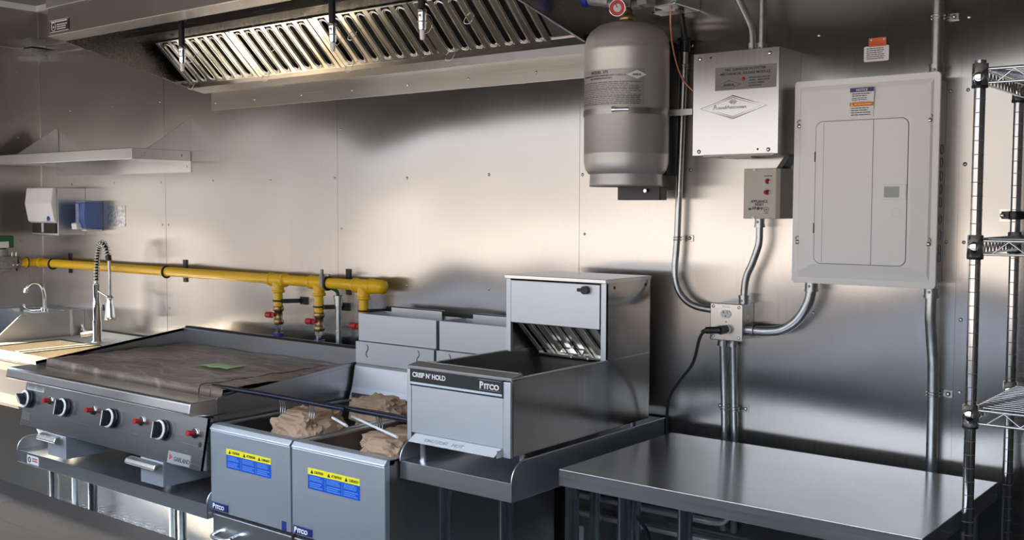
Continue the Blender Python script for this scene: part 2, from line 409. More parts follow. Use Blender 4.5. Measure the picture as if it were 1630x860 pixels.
fl.build('mounting_flange', 'steel_hood', h)
MB().box(HX0 + .003, HX1 - .003, -.42, -.27, 2.296, 2.299).box(HX0 + .003, HX1 - .003, -.424, -.42, 2.29, 2.36).box(HX0 + .003, HX1 - .003, -.715, -.42, 2.357, 2.36).build('plenum_panel', 'hood_shaded', h)
MB().box(HX0 + .003, HX1 - .003, -.27, -.004, 2.30, 2.303).box(HX0 + .003, HX1 - .003, -.006, -.004, 2.14, 2.30).build('filter_well', 'void', h)
pl = part(MB().box(-4.117, -3.977, -.7325, -.730, 2.278, 2.324).build('maker_plate', 'lbl_black', h), 'black maker plate with white print')
pm = MB().box(-4.117, -3.977, -.7331, -.7325, 2.3225, 2.324).box(-4.117, -3.977, -.7331, -.7325, 2.278, 2.2795).tube(arc((-4.091, -.733, 2.299), .016, 0, 2 * pi, 24, 'xz'), .0009, 6)
textlines(pm, -4.108, -3.982, 2.3135, 2.321, 1, -.7326, 1, .6)
textlines(pm, -4.065, -3.982, 2.284, 2.309, 3, -.7326, 4, .4); textlines(pm, -4.101, -4.082, 2.294, 2.302, 2, -.7326, 5, .5)
pm.build('maker_plate_print', 'lbl_white', pl)

# baffle filters: tilted, each one lifts out
A = Vector((0, -.108, 2.128)); B = Vector((0, -.278, 2.290)); SL = (B - A).length
U = Vector((1, 0, 0)); V = (B - A).normalized(); N = Vector((0, V.z, -V.y)); N = -N if N.y > 0 else N
N = Vector((0, -V.z, V.y)); 
if N.z > 0: N = -N
def obox(mb, x, v, n, dx, dv, dn):
    c = A + U * 1 * 0; vs = []
    for k in (0, dn):
        for j in (0, dv):
            for i in (0, dx):
                p = A + V * (v + j) + N * (n + k); vs.append((x + i, p.y, p.z))
    mb.add(vs, [(0, 2, 3, 1), (4, 5, 7, 6), (0, 1, 5, 4), (2, 6, 7, 3), (0, 4, 6, 2), (1, 3, 7, 5)]); return mb
def op(x, v, n):
    p = A + V * v + N * n; return (x, p.y, p.z)
fl_lab = ['steel baffle filter at the far end of the hood, behind the first drop pipe', 'second steel baffle filter in the hood counting from the sink end',
          'third steel baffle filter in the hood counting from the sink end', 'steel baffle filter nearest the silver tank, beside the darker filler strip']
for i, (x0, x1) in enumerate(((-4.085, -3.602), (-3.596, -3.102), (-3.096, -2.586), (-2.580, -2.085))):
    t = thing('baffle_filter', fl_lab[i], 'grease filter', (x0 + .25, -.19, 2.2), 'grease filters in the hood')
    fm = MB(); obox(fm, x0, 0, -.004, .022, SL, .008); obox(fm, x1 - .022, 0, -.004, .022, SL, .008)
    obox(fm, x0, 0, -.004, x1 - x0, .007, .005); obox(fm, x0, SL - .007, -.004, x1 - x0, .007, .005); fm.build('filter_frame', 'filter', t, .0012)
    bk = MB(); obox(bk, x0 + .004, .006, -.026, x1 - x0 - .008, SL - .012, .003); bk.build('back_plate', 'void', t)
    ns = 7; p = (x1 - x0 - .044) / ns; bf = MB(); rm = MB(); inn = MB()
    for k in range(ns):
        xa = x0 + .022 + k * p
        obox(bf, xa, .006, -.001, p * .36, SL - .012, .004)                 # front strip
        xs, xe = xa + p * .37, xa + p * .99; r = (xe - xs) / 2; xc = (xs + xe) / 2
        for rr_, n_ in ((r, .003), (r * .74, .001)):
            loop = [op(xc + rr_ * cos(a), .012 + r + rr_ * sin(a), n_) for a in [pi + pi * q / 8 for q in range(9)]]
            loop += [op(xc + rr_ * cos(a), SL - .012 - r + rr_ * sin(a), n_) for a in [pi * q / 8 for q in range(9)]]
            rm.tube(loop, .0027, 8, closed=True)
        obox(inn, xc - r * .1, .02, -.022, p * .20, SL - .04, .004)
    bf.build('baffle_strips', 'filter', t); rm.build('slot_rims', 'filter', t); part(inn.build('rear_baffles', 'steel_dark', t), 'darker baffles behind the slots')
    for hx, hv in ((x0 + .035 if i else x0 + .01, .006), (x0 + .16 + .05 * (i % 2), SL * .62)):
        MB().tube(smooth_path([op(hx, hv, .004), op(hx + .002, hv - .004, .026), op(hx + .012, hv - .010, .030), op(hx + .030, hv - .008, .030), op(hx + .040, hv - .002, .026), op(hx + .042, hv + .006, .004)], 4), .0013, 6).build('wire_bail', 'chrome', t)
# blank filler in darker steel beyond the last filter
fm = MB(); obox(fm, -2.078, 0, -.006, .105, SL, .004); fm.build('filler_panel', 'steel_dark', h)

nz_lab = ['first black drop pipe with nozzle, by the far end of the hood', 'middle black drop pipe with nozzle and cap wire under the hood', 'third black drop pipe with nozzle, nearest the silver tank']
for i, x in enumerate((-3.494, -2.657, -2.255)):
    t = thing('suppression_nozzle', nz_lab[i], 'fire nozzle', (x, -.55, 2.10), 'fire suppression nozzles under the hood')
    MB().cyl((x - .004, -.55, 2.357), (x - .002, -.55, 2.19), .0115).lathe([(.0125, 0), (.02, 0), (.02, .016), (.0125, .016)], (x - .004, -.55, 2.284), 20).build('drop_pipe', 'black_steel', t)
    MB().lathe([(.009, 0), (.0125, .006), (.0125, .045), (.0145, .047), (.0145, .062), (.0125, .064)], (x, -.55, 2.127), 12).lathe([(.0145, 0), (.0145, .003), (.0125, .0035)], (x, -.55, 2.15), 16).build('nozzle_body', 'chrome', t)
    part(MB().lathe([(.0055, 0), (.007, .004), (.0085, .028)], (x, -.55, 2.098), 14).lathe([(.0001, 0), (.0055, 0)], (x, -.55, 2.098), 14).build('nozzle_tip', 'lbl_white', t), 'pale nozzle tip with cap')
    if i: MB().tube(arc((x + .012, -.55, 2.145), .03, -pi * .55, pi * .5, 14, 'xz'), .0007, 5).build('cap_wire', 'screw', t)

# ------------------------------------------------------------------ wall shelf
t = thing('wall_shelf', 'stainless wall shelf with triangular end brackets above the sink', 'shelf', (-4.85, -.15, 1.745))
sx0, sx1 = -5.455, -4.240
MB().box(sx0, sx1, -.305, -.002, 1.843, 1.846).box(sx0, sx1, -.305, -.302, 1.797, 1.846).box(sx0, sx1, -.302, -.288, 1.797, 1.7995).build('shelf_top', 'steel_polish', t, .001)
bk = MB().box(sx0, sx1, -.004, -.001, 1.746, 1.843)
for x in (sx0 + .03, sx1 - .03): bk.dome((x, -.004, 1.772), .006, 'y', -1, .6, 10)
bk.build('back_flange', 'steel_polish', t)
for x, s_ in ((sx1 - .002, 1), (sx0 + .002, -1)):
    b = MB().prism([(-.302, 1.797), (-.302, 1.846), (-.225, 1.846), (0, 1.997), (0, 1.797)], 'x', x - .002, x + .002)
    for y in (-.24, -.05): b.dome((x + .002, y, 1.822), .006, 'x', 1, .6, 10)
    b.build('end_bracket', 'steel_v', t)
MB().box(sx0, sx0 + .035, -.005, -.002, 1.846, 1.997).box(sx0 + .012, sx0 + .024, -.008, -.005, 1.93, 1.94).build('bracket_tab', 'steel_v', t)

# ------------------------------------------------------------------ dispensers on the wall
t = thing('paper_towel_dispenser', 'white and steel paper towel dispenser on the wall under the shelf', 'dispenser', (-5.30, -.08, 1.437))
MB().box(-5.435, -5.168, -.150, 0, 1.437, 1.682).build('case', 'steel_v', t, .003)
cov = [(-.151, 1.500), (-.168, 1.510), (-.184, 1.60), (-.172, 1.680), (-.151, 1.683)]
MB().prism(cov, 'x', -5.440, -5.172).build('front_cover', 'white', t, .004)
MB().box(-5.420, -5.182, -.156, -.150, 1.448, 1.500).build('slot', 'void', t)
MB().box(-5.32, -5.30, -.159, -.156, 1.452, 1.50).build('lock_tab', 'lbl_pale', t)
part(MB().lathe([(.0001, 0), (.013, 0), (.013, .0015)], (-5.222, -.1745, 1.523), 20, 'y').build('badge', 'lbl_blue', t), 'blue oval badge')
t = thing('soap_dispenser', 'blue soap dispenser with white push bar beside the towel dispenser', 'dispenser', (-5.05, -.05, 1.462))
MB().prism([(-.092, 1.478), (-.102, 1.54), (-.096, 1.604), (0, 1.612), (0, 1.468)], 'x', -5.088, -5.003).build('tank_case', 'soapblue', t, .004)
MB().box(-5.090, -5.001, -.10, 0, 1.606, 1.614).build('lid', 'soapclear', t, .003)
part(MB().box(-5.082, -5.052, -.104, -.098, 1.50, 1.60).build('sight_window', 'soapclear', t, .002), 'pale sight window')
part(MB().box(-5.073, -5.062, -.1055, -.104, 1.562, 1.568).build('print', 'lbl_red', t), 'small red print')
MB().prism([(-.118, 1.470), (-.122, 1.500), (-.098, 1.506), (-.085, 1.47)], 'x', -5.096, -5.048).build('push_bar', 'white', t, .004)
MB().box(-5.05, -5.004, -.09, -.002, 1.462, 1.470).build('tray', 'white', t, .002)
tag(MB().box(-4.953, -4.795, -.003, 0, 1.487, 1.589).build('zinc_plate', 'mottle', None, .001), 'small bright mottled metal plate on the wall beside the soap dispenser', 'plate')

# ------------------------------------------------------------------ raceway in the corner
t = thing('junction_box', 'grey raceway junction box high in the room corner', 'electrical box', (-5.57, -.04, 2.37))
MB().box(XL, XL + .085, -.085, 0, 2.374, 2.424).box(XL, XL + .085, -.085, 0, 2.430, 2.478).build('box', 'galv', t, .003)
MB().box(XL, XL + .115, -.004, 0, 2.374, 2.382).box(XL, XL + .004, -.115, 0, 2.374, 2.382).build('mounting_ear', 'galv', t)
tag(MB().box(XL, XL + .022, -1.2, -.086, 2.421, 2.436).build('wire_raceway', 'steel_dark', None, .002), 'thin raceway along the side wall left of the corner box', 'raceway', 'raceways from the corner box')
tag(MB().box(XL + .086, HX0 - .003, -.022, 0, 2.440, 2.455).build('wire_raceway', 'steel_dark', None, .002), 'upper thin raceway running from the corner box toward the hood', 'raceway', 'raceways from the corner box')
tag(MB().box(XL + .086, HX0 - .003, -.022, 0, 2.392, 2.407).build('wire_raceway', 'steel_dark', None, .002), 'lower thin raceway running from the corner box toward the hood', 'raceway', 'raceways from the corner box')

# ------------------------------------------------------------------ gas line
PY, PZ, PR = -.08, 1.283, .0215
t = thing('gas_pipe', 'yellow gas pipe along the wall with three drops behind the griddle', 'pipe', (-4.2, PY, PZ))
MB().cyl((-5.50, PY, PZ + .004), (-2.95, PY, PZ), PR, 24).build('main_pipe', 'yellow', t)
MB().tube(arc((-5.50, PY - .03, PZ + .004), .03, pi / 2, pi, 8, 'xy') + [(-5.53, -.17, PZ + .005)], PR, 20).lathe([(PR, 0), (PR + .006, .002), (PR + .006, .016), (PR, .018)], (-5.53, -.145, PZ + .005), 20, 'y').lathe([(PR, 0), (PR + .006, .002), (PR + .006, .016), (PR, .018)], (-5.495, PY, PZ + .004), 20, 'x').build('elbow', 'yellow', t)
DROPS = ((-3.527, 1.173), (-3.272, 1.163), (-3.013, 1.163))
for x, zb in DROPS:
    c = MB()
    c.cyl((x - .046, PY, PZ), (x + .046, PY, PZ), PR + .004, 24)
    for q in (-.050, .036): c.lathe([(PR, 0), (PR + .0075, .002), (PR + .0075, .012), (PR, .014)], (x + q, PY, PZ), 24, 'x')
    c.cyl((x, PY, PZ), (x, PY, PZ - .045), PR + .003, 20); c.lathe([(PR, 0), (PR + .006, .002), (PR + .006, .012), (PR, .014)], (x, PY, PZ - .055), 24)
    c.build('tee', 'yellow', t)
    MB().cyl((x, PY, PZ - .03), (x, PY, zb - .002), .0185, 20).build('drop_pipe', 'yellow', t)
MB().cyl((-2.975, PY, PZ), (-2.915, PY, PZ), PR + .006, 24).lathe([(PR + .006, 0), (PR + .004, .012), (.012, .022), (.0005, .024)], (-2.915, PY, PZ), 24, 'x').lathe([(PR, 0), (PR + .009, .002), (PR + .009, .012), (PR, .014)], (-2.975, PY, PZ), 24, 'x').build('end_cap', 'yellow', t)
for i, (x, zb) in enumerate(DROPS[:3]):
    v = MB().lathe([(.017, 0), (.022, .004), (.022, .02), (.017, .024), (.017, .055), (.023, .058), (.023, .075), (.019, .078)], (x, PY, zb - .078), 8).build('valve_body', 'brass', t)
    hnd = MB().box(x - .052, x - .012, PY - .026, PY - .014, zb - .048, zb - .028).cyl((x, PY, zb - .036), (x, PY - .03, zb - .036), .007)
    hnd.cyl((x - .05, PY - .02, zb - .038), (x - .018, PY - .02, zb - .038), .013, 14); hnd.build('valve_handle', 'redpaint', v, .002)
    MB().lathe([(.0145, 0), (.0185, .003), (.0185, .015), (.013, .02), (.013, .038), (.018, .04), (.018, .055)], (x, PY, zb - .133), 6, 'z', False).build('union', 'chrome', v)
    MB().cyl((x, PY, zb - .133), (x, PY, zb - .113), .023, 20).cyl((x, PY, zb - .133), (x, PY, .70), .016, 16).build('hose_end', 'bluecap', v)
for x, dx in ((-5.36, .0), (-4.33, .0), (-3.215, .0)):
    MB().tube(arc((x, PY, PZ), PR + .004, 0, 2 * pi, 24, 'yz'), .005, 8).box(x + .02, x + .046, -.006, 0, PZ - .05, PZ + .055).tube([(x, PY + .02, PZ), (x + .033, -.004, PZ)], .008, 8).build('pipe_hanger', 'black_steel', t, .0008)
MB().tube(arc((-5.53, -.135, PZ + .005), PR + .004, 0, 2 * pi, 24, 'xz'), .004, 8).build('pipe_ring', 'black_steel', t)
for x, zb in DROPS:
    c = MB().tube(arc((x, PY, zb + .022), .021, 0, 2 * pi, 20, 'xy'), .0035, 8).box(x + .008, x + .035, -.082, -.076, zb + .017, zb + .027)
    c.sheet([(x + .02, -.078), (x + .06, -.02), (x + .065, 0)], 'z', zb + .012, zb + .030, .004).box(x + .05, x + .095, -.006, 0, zb + .005, zb + .037).build('drop_clamp', 'black_steel', t)

t = thing('gas_valve', 'grey gas shutoff valve with green box on top, at the left picture edge', 'valve', (-5.53, -.25, 1.25))
MB().cyl((-5.53, -.176, PZ + .006), (-5.53, -.19, PZ + .006), .035, 8).box(-5.565, -5.495, -.36, -.20, 1.262, 1.325).cyl((-5.53, -.27, 1.32), (-5.53, -.27, 1.362), .034, 16).prism([(-.34, 1.262), (-.22, 1.262), (-.25, 1.245), (-.31, 1.245)], 'x', -5.56, -5.50).build('valve_body', 'cast', t, .004)
bb = MB()
for y in (-.20, -.222): bb.cyl((-5.51, y, 1.30), (-5.51, y, 1.345), .006, 8).dome((-5.495, y, 1.28), .008, 'x', 1, .7, 8)
bb.build('bolts', 'screw', t)
MB().box(-5.535, -5.525, -.192, -.186, 1.245, 1.335).build('gasket', 'black_steel', t)
g = MB().box(-5.57, -5.495, -.32, -.215, 1.368, 1.432).build('solenoid_box', 'green', t, .006)
MB().box(-5.4955, -5.494, -.30, -.245, 1.37, 1.402).build('solenoid_label', 'lbl_white', g)
MB().cyl((-5.53, -.27, 1.345), (-5.53, -.27, 1.37), .026, 16).build('valve_stem', 'black_steel', t)

t = thing('bonding_conduit', 'thin steel conduit riser with green wire, between the second and third gas drops', 'conduit', (-3.196, -.05, .75))
MB().cyl((-3.196, -.045, .75), (-3.196, -.045, 1.215), .0125, 16).build('tube', 'galv', t)
MB().cyl((-3.196, -.045, 1.19), (-3.196, -.045, 1.225), .0165, 8).cyl((-3.196, -.045, 1.222), (-3.196, -.045, 1.232), .02, 16).cyl((-3.196, -.045, 1.085), (-3.196, -.045, 1.093), .0165, 16).build('connector', 'galv', t)
MB().tube(smooth_path([(-3.196, -.045, 1.23), (-3.198, -.052, 1.25), (-3.208, -.07, 1.262)]), .007, 8).build('ground_wire', 'green', t)
MB().tube(arc((-3.222, PY, PZ), PR + .004, 0, 2 * pi, 20, 'yz'), .006, 8).box(-3.23, -3.214, PY - .034, PY - .020, PZ - .01, PZ + .038).cyl((-3.222, PY - .027, PZ + .03), (-3.222, PY - .027, PZ + .056), .006, 8).box(-3.205, -3.18, PY - .03, PY - .02, PZ + .03, PZ + .038).build('bonding_clamp', 'cast', t)

# ------------------------------------------------------------------ hand sink in the corner
t = thing('hand_sink', 'small steel corner hand sink with tall side splash and gooseneck tap', 'sink', (-5.4, -.2, .80))
MB().prism([(-.455, .885), (-.445, .955), (-.335, 1.047), (-.07, 1.05), (-.07, .885)], 'x', -5.203, -5.199).box(-5.205, -5.185, -.074, -.066, .885, 1.052).build('side_splash', 'steel_v', t)
MB().box(XL, -5.20, -.07, -.0, .88, 1.045).box(XL, XL + .012, -.42, -.07, .88, 1.045).build('back_splash', 'steel', t, .002)
MB().box(XL + .012, -5.203, -.455, -.40, .875, .895).box(XL + .012, -5.56, -.40, -.07, .875, .895).box(-5.25, -5.203, -.40, -.07, .875, .895).box(XL + .012, -5.203, -.46, -.45, .80, .895).box(-5.56, -5.25, -.40, -.07, .76, .764).box(-5.562, -5.56, -.40, -.07, .76, .88).box(-5.25, -5.248, -.40, -.07, .76, .88).box(-5.56, -5.25, -.402, -.40, .76, .88).build('basin', 'steel', t)
MB().cyl((-5.40, -.11, 1.03), (-5.40, -.11, 1.05), .02, 16).tube(smooth_path([(-5.40, -.11, 1.03), (-5.40, -.11, 1.12), (-5.405, -.125, 1.168), (-5.415, -.155, 1.184), (-5.425, -.18, 1.168), (-5.43, -.192, 1.148)], 5), .0095, 12).cyl((-5.43, -.191, 1.158), (-5.432, -.196, 1.135), .0125, 14).build('gooseneck', 'chrome', t)
MB().tube(smooth_path([(-5.40, -.10, 1.045), (-5.42, -.13, 1.042), (-5.44, -.165, 1.042), (-5.45, -.19, 1.058), (-5.452, -.195, 1.075)], 4), [.008] * 8 + [.006] * 9, 10).cyl((-5.41, -.115, 1.035), (-5.41, -.115, 1.055), .012, 12).build('blade_handle', 'chrome', t)
MB().box(-5.585, -5.25, -.13, -.07, 1.02, 1.034).build('tap_deck', 'steel', t)
MB().tube(smooth_path([(-5.38, -.22, .76), (-5.38, -.22, .66), (-5.36, -.20, .60), (-5.33, -.16, .62), (-5.32, -.05, .62)]), .02, 12).build('drain_trap', 'black', t)

# ------------------------------------------------------------------ main sink
SZ, SX0, SX1, SY0, SY1 = .92, -5.16, -4.185, -.682, -.025
t = thing('utility_sink', 'stainless two-bowl sink beside the griddle, brightly sunlit', 'sink', (-4.67, -.35, 0))
bowls = ((-5.075, -4.772), (-4.732, -4.262)); by0, by1, bd = -.572, -.203, .26
top = MB().box(SX0, SX1, by1, SY1, SZ - .004, SZ).box(SX0, SX1, SY0, by0, SZ - .004, SZ)
xs = [SX0, bowls[0][0], bowls[0][1], bowls[1][0], bowls[1][1], SX1]
for k in (0, 2, 4): top.box(xs[k], xs[k + 1], by0, by1, SZ - .004, SZ)
top.tube([(SX0, SY0, SZ - .006), (SX1, SY0, SZ - .006)], .010, 12).box(SX0, SX1, SY1 - .004, SY1, SZ, SZ + .03)
top.build('deck', 'sink', t)
for a, b in bowls:
    MB().box(a - .002, a, by0, by1, SZ - bd, SZ).box(b, b + .002, by0, by1, SZ - bd, SZ).box(a, b, by0 - .002, by0, SZ - bd, SZ).box(a, b, by1, by1 + .002, SZ - bd, SZ).box(a, b, by0, by1, SZ - bd - .002, SZ - bd).lathe([(.045, 0), (.04, .003), (.03, .001), (.0005, .0005)], ((a + b) / 2, -.39, SZ - bd), 24).build('bowl', 'sink', t)
MB().box(SX0, SX1, SY0 - .004, SY0, .862, SZ - .006).build('front_apron', 'sink', t, .001)
MB().box(SX0 + .02, SX1 - .02, SY0 + .06, SY0 + .064, .69, .862).build('front_skirt', 'sink', t)
MB().box(-4.80, -4.77, by0 + .004, by1, SZ - .012, SZ + .004).build('bowl_divider', 'sink', t)
for x, y in ((SX0 + .05, SY0 + .1), (SX1 - .42, -.50), (SX0 + .05, -.12), (SX1 - .06, -.12)):
    MB().cyl((x, y, .03), (x, y, .70), .0205, 16).lathe([(.014, 0), (.022, .01), (.0205, .04)], (x, y, 0), 16).build('leg', 'leg', t)
MB().tube(smooth_path([(-4.92, -.39, .66), (-4.92, -.39, .52), (-4.90, -.34, .47), (-4.87, -.30, .52), (-4.86, -.06, .52)]), .022, 12).build('drain_trap', 'white', t)

FX, FY = -4.792, -.158
t = thing('spring_faucet', 'chrome spring-neck pull-down faucet standing on the sink deck', 'faucet', (FX, FY, SZ))
MB().lathe([(.0005, 0), (.030, 0), (.030, .008), (.0215, .012), (.0215, .11), (.019, .112), (.019, .20), (.0165, .204), (.0165, .285), (.011, .29), (.011, .30)], (FX - .015, FY, SZ), 24).build('column', 'chrome', t)
neck = [(FX - .012, FY, 1.20), (FX - .008, FY, 1.28), (FX + .004, FY, 1.345), (FX + .022, FY, 1.392), (FX + .05, FY, 1.408), (FX + .078, FY, 1.39), (FX + .098, FY, 1.345)]
npth = smooth_path(neck, 10)
MB().tube(npth, .0075, 10).build('hose_core', 'black_steel', t)
coil = []
L_ = [0.0]
for a, b in zip(npth, npth[1:]): L_.append(L_[-1] + (Vector(b) - Vector(a)).length)
turns = 21; nn = turns * 12
for k in range(nn + 1):
    d_l = L_[-1] * k / nn; i = max(j for j in range(len(L_)) if L_[j] <= d_l + 1e-9); i = min(i, len(npth) - 2)
    f = (d_l - L_[i]) / max(L_[i + 1] - L_[i], 1e-9); p = Vector(npth[i]).lerp(Vector(npth[i + 1]), f)
    tg = (Vector(npth[i + 1]) - Vector(npth[i])).normalized(); n1 = Vector((0, 1, 0)); n2 = tg.cross(n1)
    a = 2 * pi * turns * k / nn; rad = .0115 + .004 * (k / nn)
    coil.append(p + (n1 * cos(a) + n2 * sin(a)) * rad)
MB().tube(coil, .0026, 6).build('spring', 'chrome', t)
MB().cyl((FX + .098, FY, 1.352), (FX + .102, FY, 1.325), .0145, 16).build('hose_collar', 'black_steel', t)
MB().tube(smooth_path([(FX + .102, FY, 1.33), (FX + .107, FY, 1.25), (FX + .105, FY, 1.15)]), .0072, 12).build('hose', 'galv', t)
MB().lathe([(.0005, 0), (.026, 0), (.0255, .012), (.019, .07), (.0145, .088), (.0145, .112), (.009, .116)], (FX + .103, FY, 1.043), 24).build('spray_head', 'chrome', t)
MB().box(FX + .078, FX + .086, FY - .025, FY - .016, 1.085, 1.115).build('spray_button', 'black', t, .003)
MB().tube(smooth_path([(FX, FY, 1.175), (FX + .04, FY, 1.165), (FX + .09, FY, 1.15)]), .0045, 8).tube(arc((FX + .104, FY, 1.148), .0165, 0, 2 * pi, 16, 'xy'), .0035, 8).build('hose_holder', 'chrome', t)
MB().cyl((FX - .015, FY, .972), (FX - .105, FY - .01, .957), .019, 16).cyl((FX - .105, FY - .01, .957), (FX - .118, FY - .011, .955), .02, 16).cyl((FX - .113, FY - .01, .96), (FX - .120, FY - .02, 1.005), .006, 10).cyl((FX - .105, FY - .012, .985), (FX - .135, FY - .012, .978), .0055, 10).build('lever_valve', 'chrome', t)

# ------------------------------------------------------------------ equipment stand under the griddle
def equip_stand(x0, x1, y0, y1, zs, lip, railz, legs, label, group):
    t = thing('equipment_stand', label, 'equipment stand', ((x0 + x1) / 2, (y0 + y1) / 2, 0), group)
    MB().box(x0, x1, y0, y1, zs - .003, zs).box(x0, x1, y0, y0 + .003, lip, zs).box(x0, x1, y0 + .003, y0 + .03, lip, lip + .003).box(x0, x0 + .003, y0, y1, lip, zs).box(x1 - .003, x1, y0, y1, lip, zs).box(x0, x1, y1 - .003, y1, lip, zs).build('shelf_pan', 'steel', t, .001)
    for x in (x0, x1 - .003):
        rr_ = railz - zs
        MB().prism([(y0, zs - .002)] + [(y0 + rr_ - rr_ * cos(a), zs + rr_ * sin(a)) for a in [pi / 2 * q / 8 for q in range(9)]] + [(y1, railz), (y1, zs - .002)], 'x', x, x + .003).tube([(x + .0015, y0, zs)] + [(x + .0015, y0 + rr_ - rr_ * cos(a), zs + rr_ * sin(a)) for a in [pi / 2 * q / 8 for q in range(9)]] + [(x + .0015, y1, railz)], .0024, 8).build('side_rail', 'steel', t)
    MB().box(x0, x1, y1 - .003, y1, zs, railz).build('back_rail', 'steel', t)
    for x, y in legs:
        MB().cyl((x, y, .03), (x, y, lip + .004), .0195, 20).lathe([(.0005, 0), (.012, 0), (.021, .012), (.0195, .045)], (x, y, 0), 16).build('leg', 'leg', t)
    return t
gs = equip_stand(-4.192, -2.926, -.87, -.10, .609, .560, .656, ((-4.10, -.60), (-3.02, -.60), (-4.12, -.16), (-3.02, -.16)), 'low stainless equipment stand carrying the griddle', 'equipment stands')
st = part(MB().box(-4.112, -4.022, -.8712, -.8702, .566, .600).build('maker_sticker', 'lbl_pale', gs), 'pale maker sticker with round mark and red print')
MB().tube(arc((-4.092, -.8716, .583), .009, 0, 2 * pi, 20, 'xz'), .0025, 6).build('sticker_mark', 'lbl_dark', st)
textlines(MB(), -4.072, -4.028, .576, .594, 2, -.8712, 3, .6).build('sticker_print', 'lbl_red', st)

# ------------------------------------------------------------------ griddle
GX0, GX1 = -4.13, -2.937
t = thing('gas_griddle', 'wide countertop gas griddle with four black knobs', 'griddle', ((GX0 + GX1) / 2, -.5, .609))
MB().prism([(-.80, .73), (-.132, .72), (-.132, .955), (-.775, .955), (-.775, .90), (-.83, .895)], 'x', GX0 + .003, GX1 - .003).build('body', 'steel_dark', t, .001)
MB().prism([(-.818, .952), (-.913, .952), (-.921, .947), (-.927, .914), (-.922, .908), (-.85, .898), (-.818, .898)], 'x', GX0 - .028, GX1).build('front_ledge', 'steel_polish', t, .004)
cpn = Vector((0, -.169, .036)).normalized()
CP = lambda x, s_, o=0.0: (x, -.855 - .032 * s_ - .982 * o, .893 - .172 * s_ + .187 * o)   # s: 0 top..1 bottom
def cpbox(mb, x0, x1, s0, s1, o0, o1):
    vs = [CP(x, s_, o) for o in (o0, o1) for s_ in (s0, s1) for x in (x0, x1)]
    return mb.add(vs, [(0, 2, 3, 1), (4, 5, 7, 6), (0, 1, 5, 4), (2, 6, 7, 3), (0, 4, 6, 2), (1, 3, 7, 5)])
cp = MB(); cpbox(cp, GX0, GX1, 0, 1, -.012, 0); cpbox(cp, GX0, GX1, .985, 1.0, -.06, 0); cpbox(cp, GX1 - .004, GX1, 0, 1.0, -.04, .001); cpbox(cp, GX0, GX0 + .004, 0, 1.0, -.04, .001)
control = cp.build('control_panel', 'steel_front', t, .001)
def ax(mb, prof, x, s_, n=24):
    c = Vector(CP(x, s_)); nv = Vector((0, -.982, .187)); u = Vector((1, 0, 0)); v = nv.cross(u); vs = []
    for r, hh in prof:
        for k in range(n):
            a = 2 * pi * k / n; vs.append(c + nv * hh + (u * cos(a) + v * sin(a)) * r)
    fs = [(i * n + k, i * n + (k + 1) % n, (i + 1) * n + (k + 1) % n, (i + 1) * n + k) for i in range(len(prof) - 1) for k in range(n)]
    return mb.add(vs, fs, True)
for i, x in enumerate((-4.095, -3.815, -3.490, -3.172)):
    s_ = .40
    k = MB(); ax(k, [(.031, 0), (.035, .004), (.035, .014), (.031, .018), (.0005, .018)], x, s_); 
    kb = k.build('knob', 'black', t)
    r_ = MB(); ax(r_, [(.033, .0165), (.0345, .019), (.027, .0215), (.0255, .0185)], x, s_); r_.build('knob_ring', 'lbl_white', kb)
    g = MB(); ang = (0 if i else .9); c = Vector(CP(x, s_)); nv = Vector((0, -.982, .187)); u0 = Vector((1, 0, 0)); v0 = nv.cross(u0)
    u = u0 * cos(ang) + v0 * sin(ang); v = nv.cross(u); vs = []
    for hh, wd in ((.016, .0105), (.044, .0085)):
        for q in range(12):
            a = 2 * pi * q / 12; vs.append(c + nv * hh + u * (wd * cos(a)) + v * (.030 * sin(a) * (1 if hh < .03 else .93)))
    g.add(vs, [tuple(range(12))[::-1], tuple(range(12, 24))] + [(q, (q + 1) % 12, 12 + (q + 1) % 12, 12 + q) for q in range(12)], False)
    g.build('knob_grip', 'black', kb, .002)
    m_ = MB(); vs = []
    for hh, wd, ln in ((.0445, .0018, .027), (.0450, .0018, .027)):
        for a_, b_ in ((-1, -1), (1, -1), (1, 1), (-1, 1)): vs.append(c + nv * hh + u * (wd * a_) + v * (ln * b_))
    m_.add(vs, [(0, 1, 2, 3), (4, 5, 6, 7), (0, 1, 5, 4), (1, 2, 6, 5), (2, 3, 7, 6), (3, 0, 4, 7)]); m_.build('knob_pointer', 'lbl_white', kb)
for x in (-3.93, -3.622, -3.306, -2.994):
    s_ = .33
    k = MB(); ax(k, [(.0145, 0), (.016, .002), (.016, .004), (.011, .006), (.0005, .006)], x, s_); bz = k.build('igniter', 'black', t)
    k = MB(); c0 = Vector(CP(x, s_)); nv = Vector((0, -.982, .187)); k.cyl(c0 + nv * .005, c0 + nv * .026, .0085, 14); k.cyl(c0 + nv * .026, c0 + nv * .030, .010, 14); part(k.build('igniter_button', 'red', bz), 'red button')
    k = MB(); ax(k, [(.016, 0), (.0185, .0015), (.0185, .003), (.016, .0035)], x, s_); k.build('bezel', 'chrome', bz)
k = MB(); ax(k, [(.0085, .0006), (.0005, .0008)], -2.958, .52, 16); k.build('pilot_hole', 'void', t)
bd_ = MB(); cpbox(bd_, -3.122, -2.996, .76, .98, 0, .003); bd_ = part(bd_.build('name_badge', 'lbl_silver', t), 'silver name badge reading GARLAND')
c = CP(-3.086, .925, .0034); lettering('badge_lettering', 'GARLAND', .0205, c, 'lbl_dark', bd_, .0003, sx=.93, rx=pi / 2 - .19)
m_ = MB(); vs = [CP(-3.112, .80, .0036), CP(-3.112, .93, .0036), CP(-3.094, .865, .0036)]; m_.add(vs, [(0, 1, 2)]); m_.build('badge_mark', 'lbl_red', bd_)
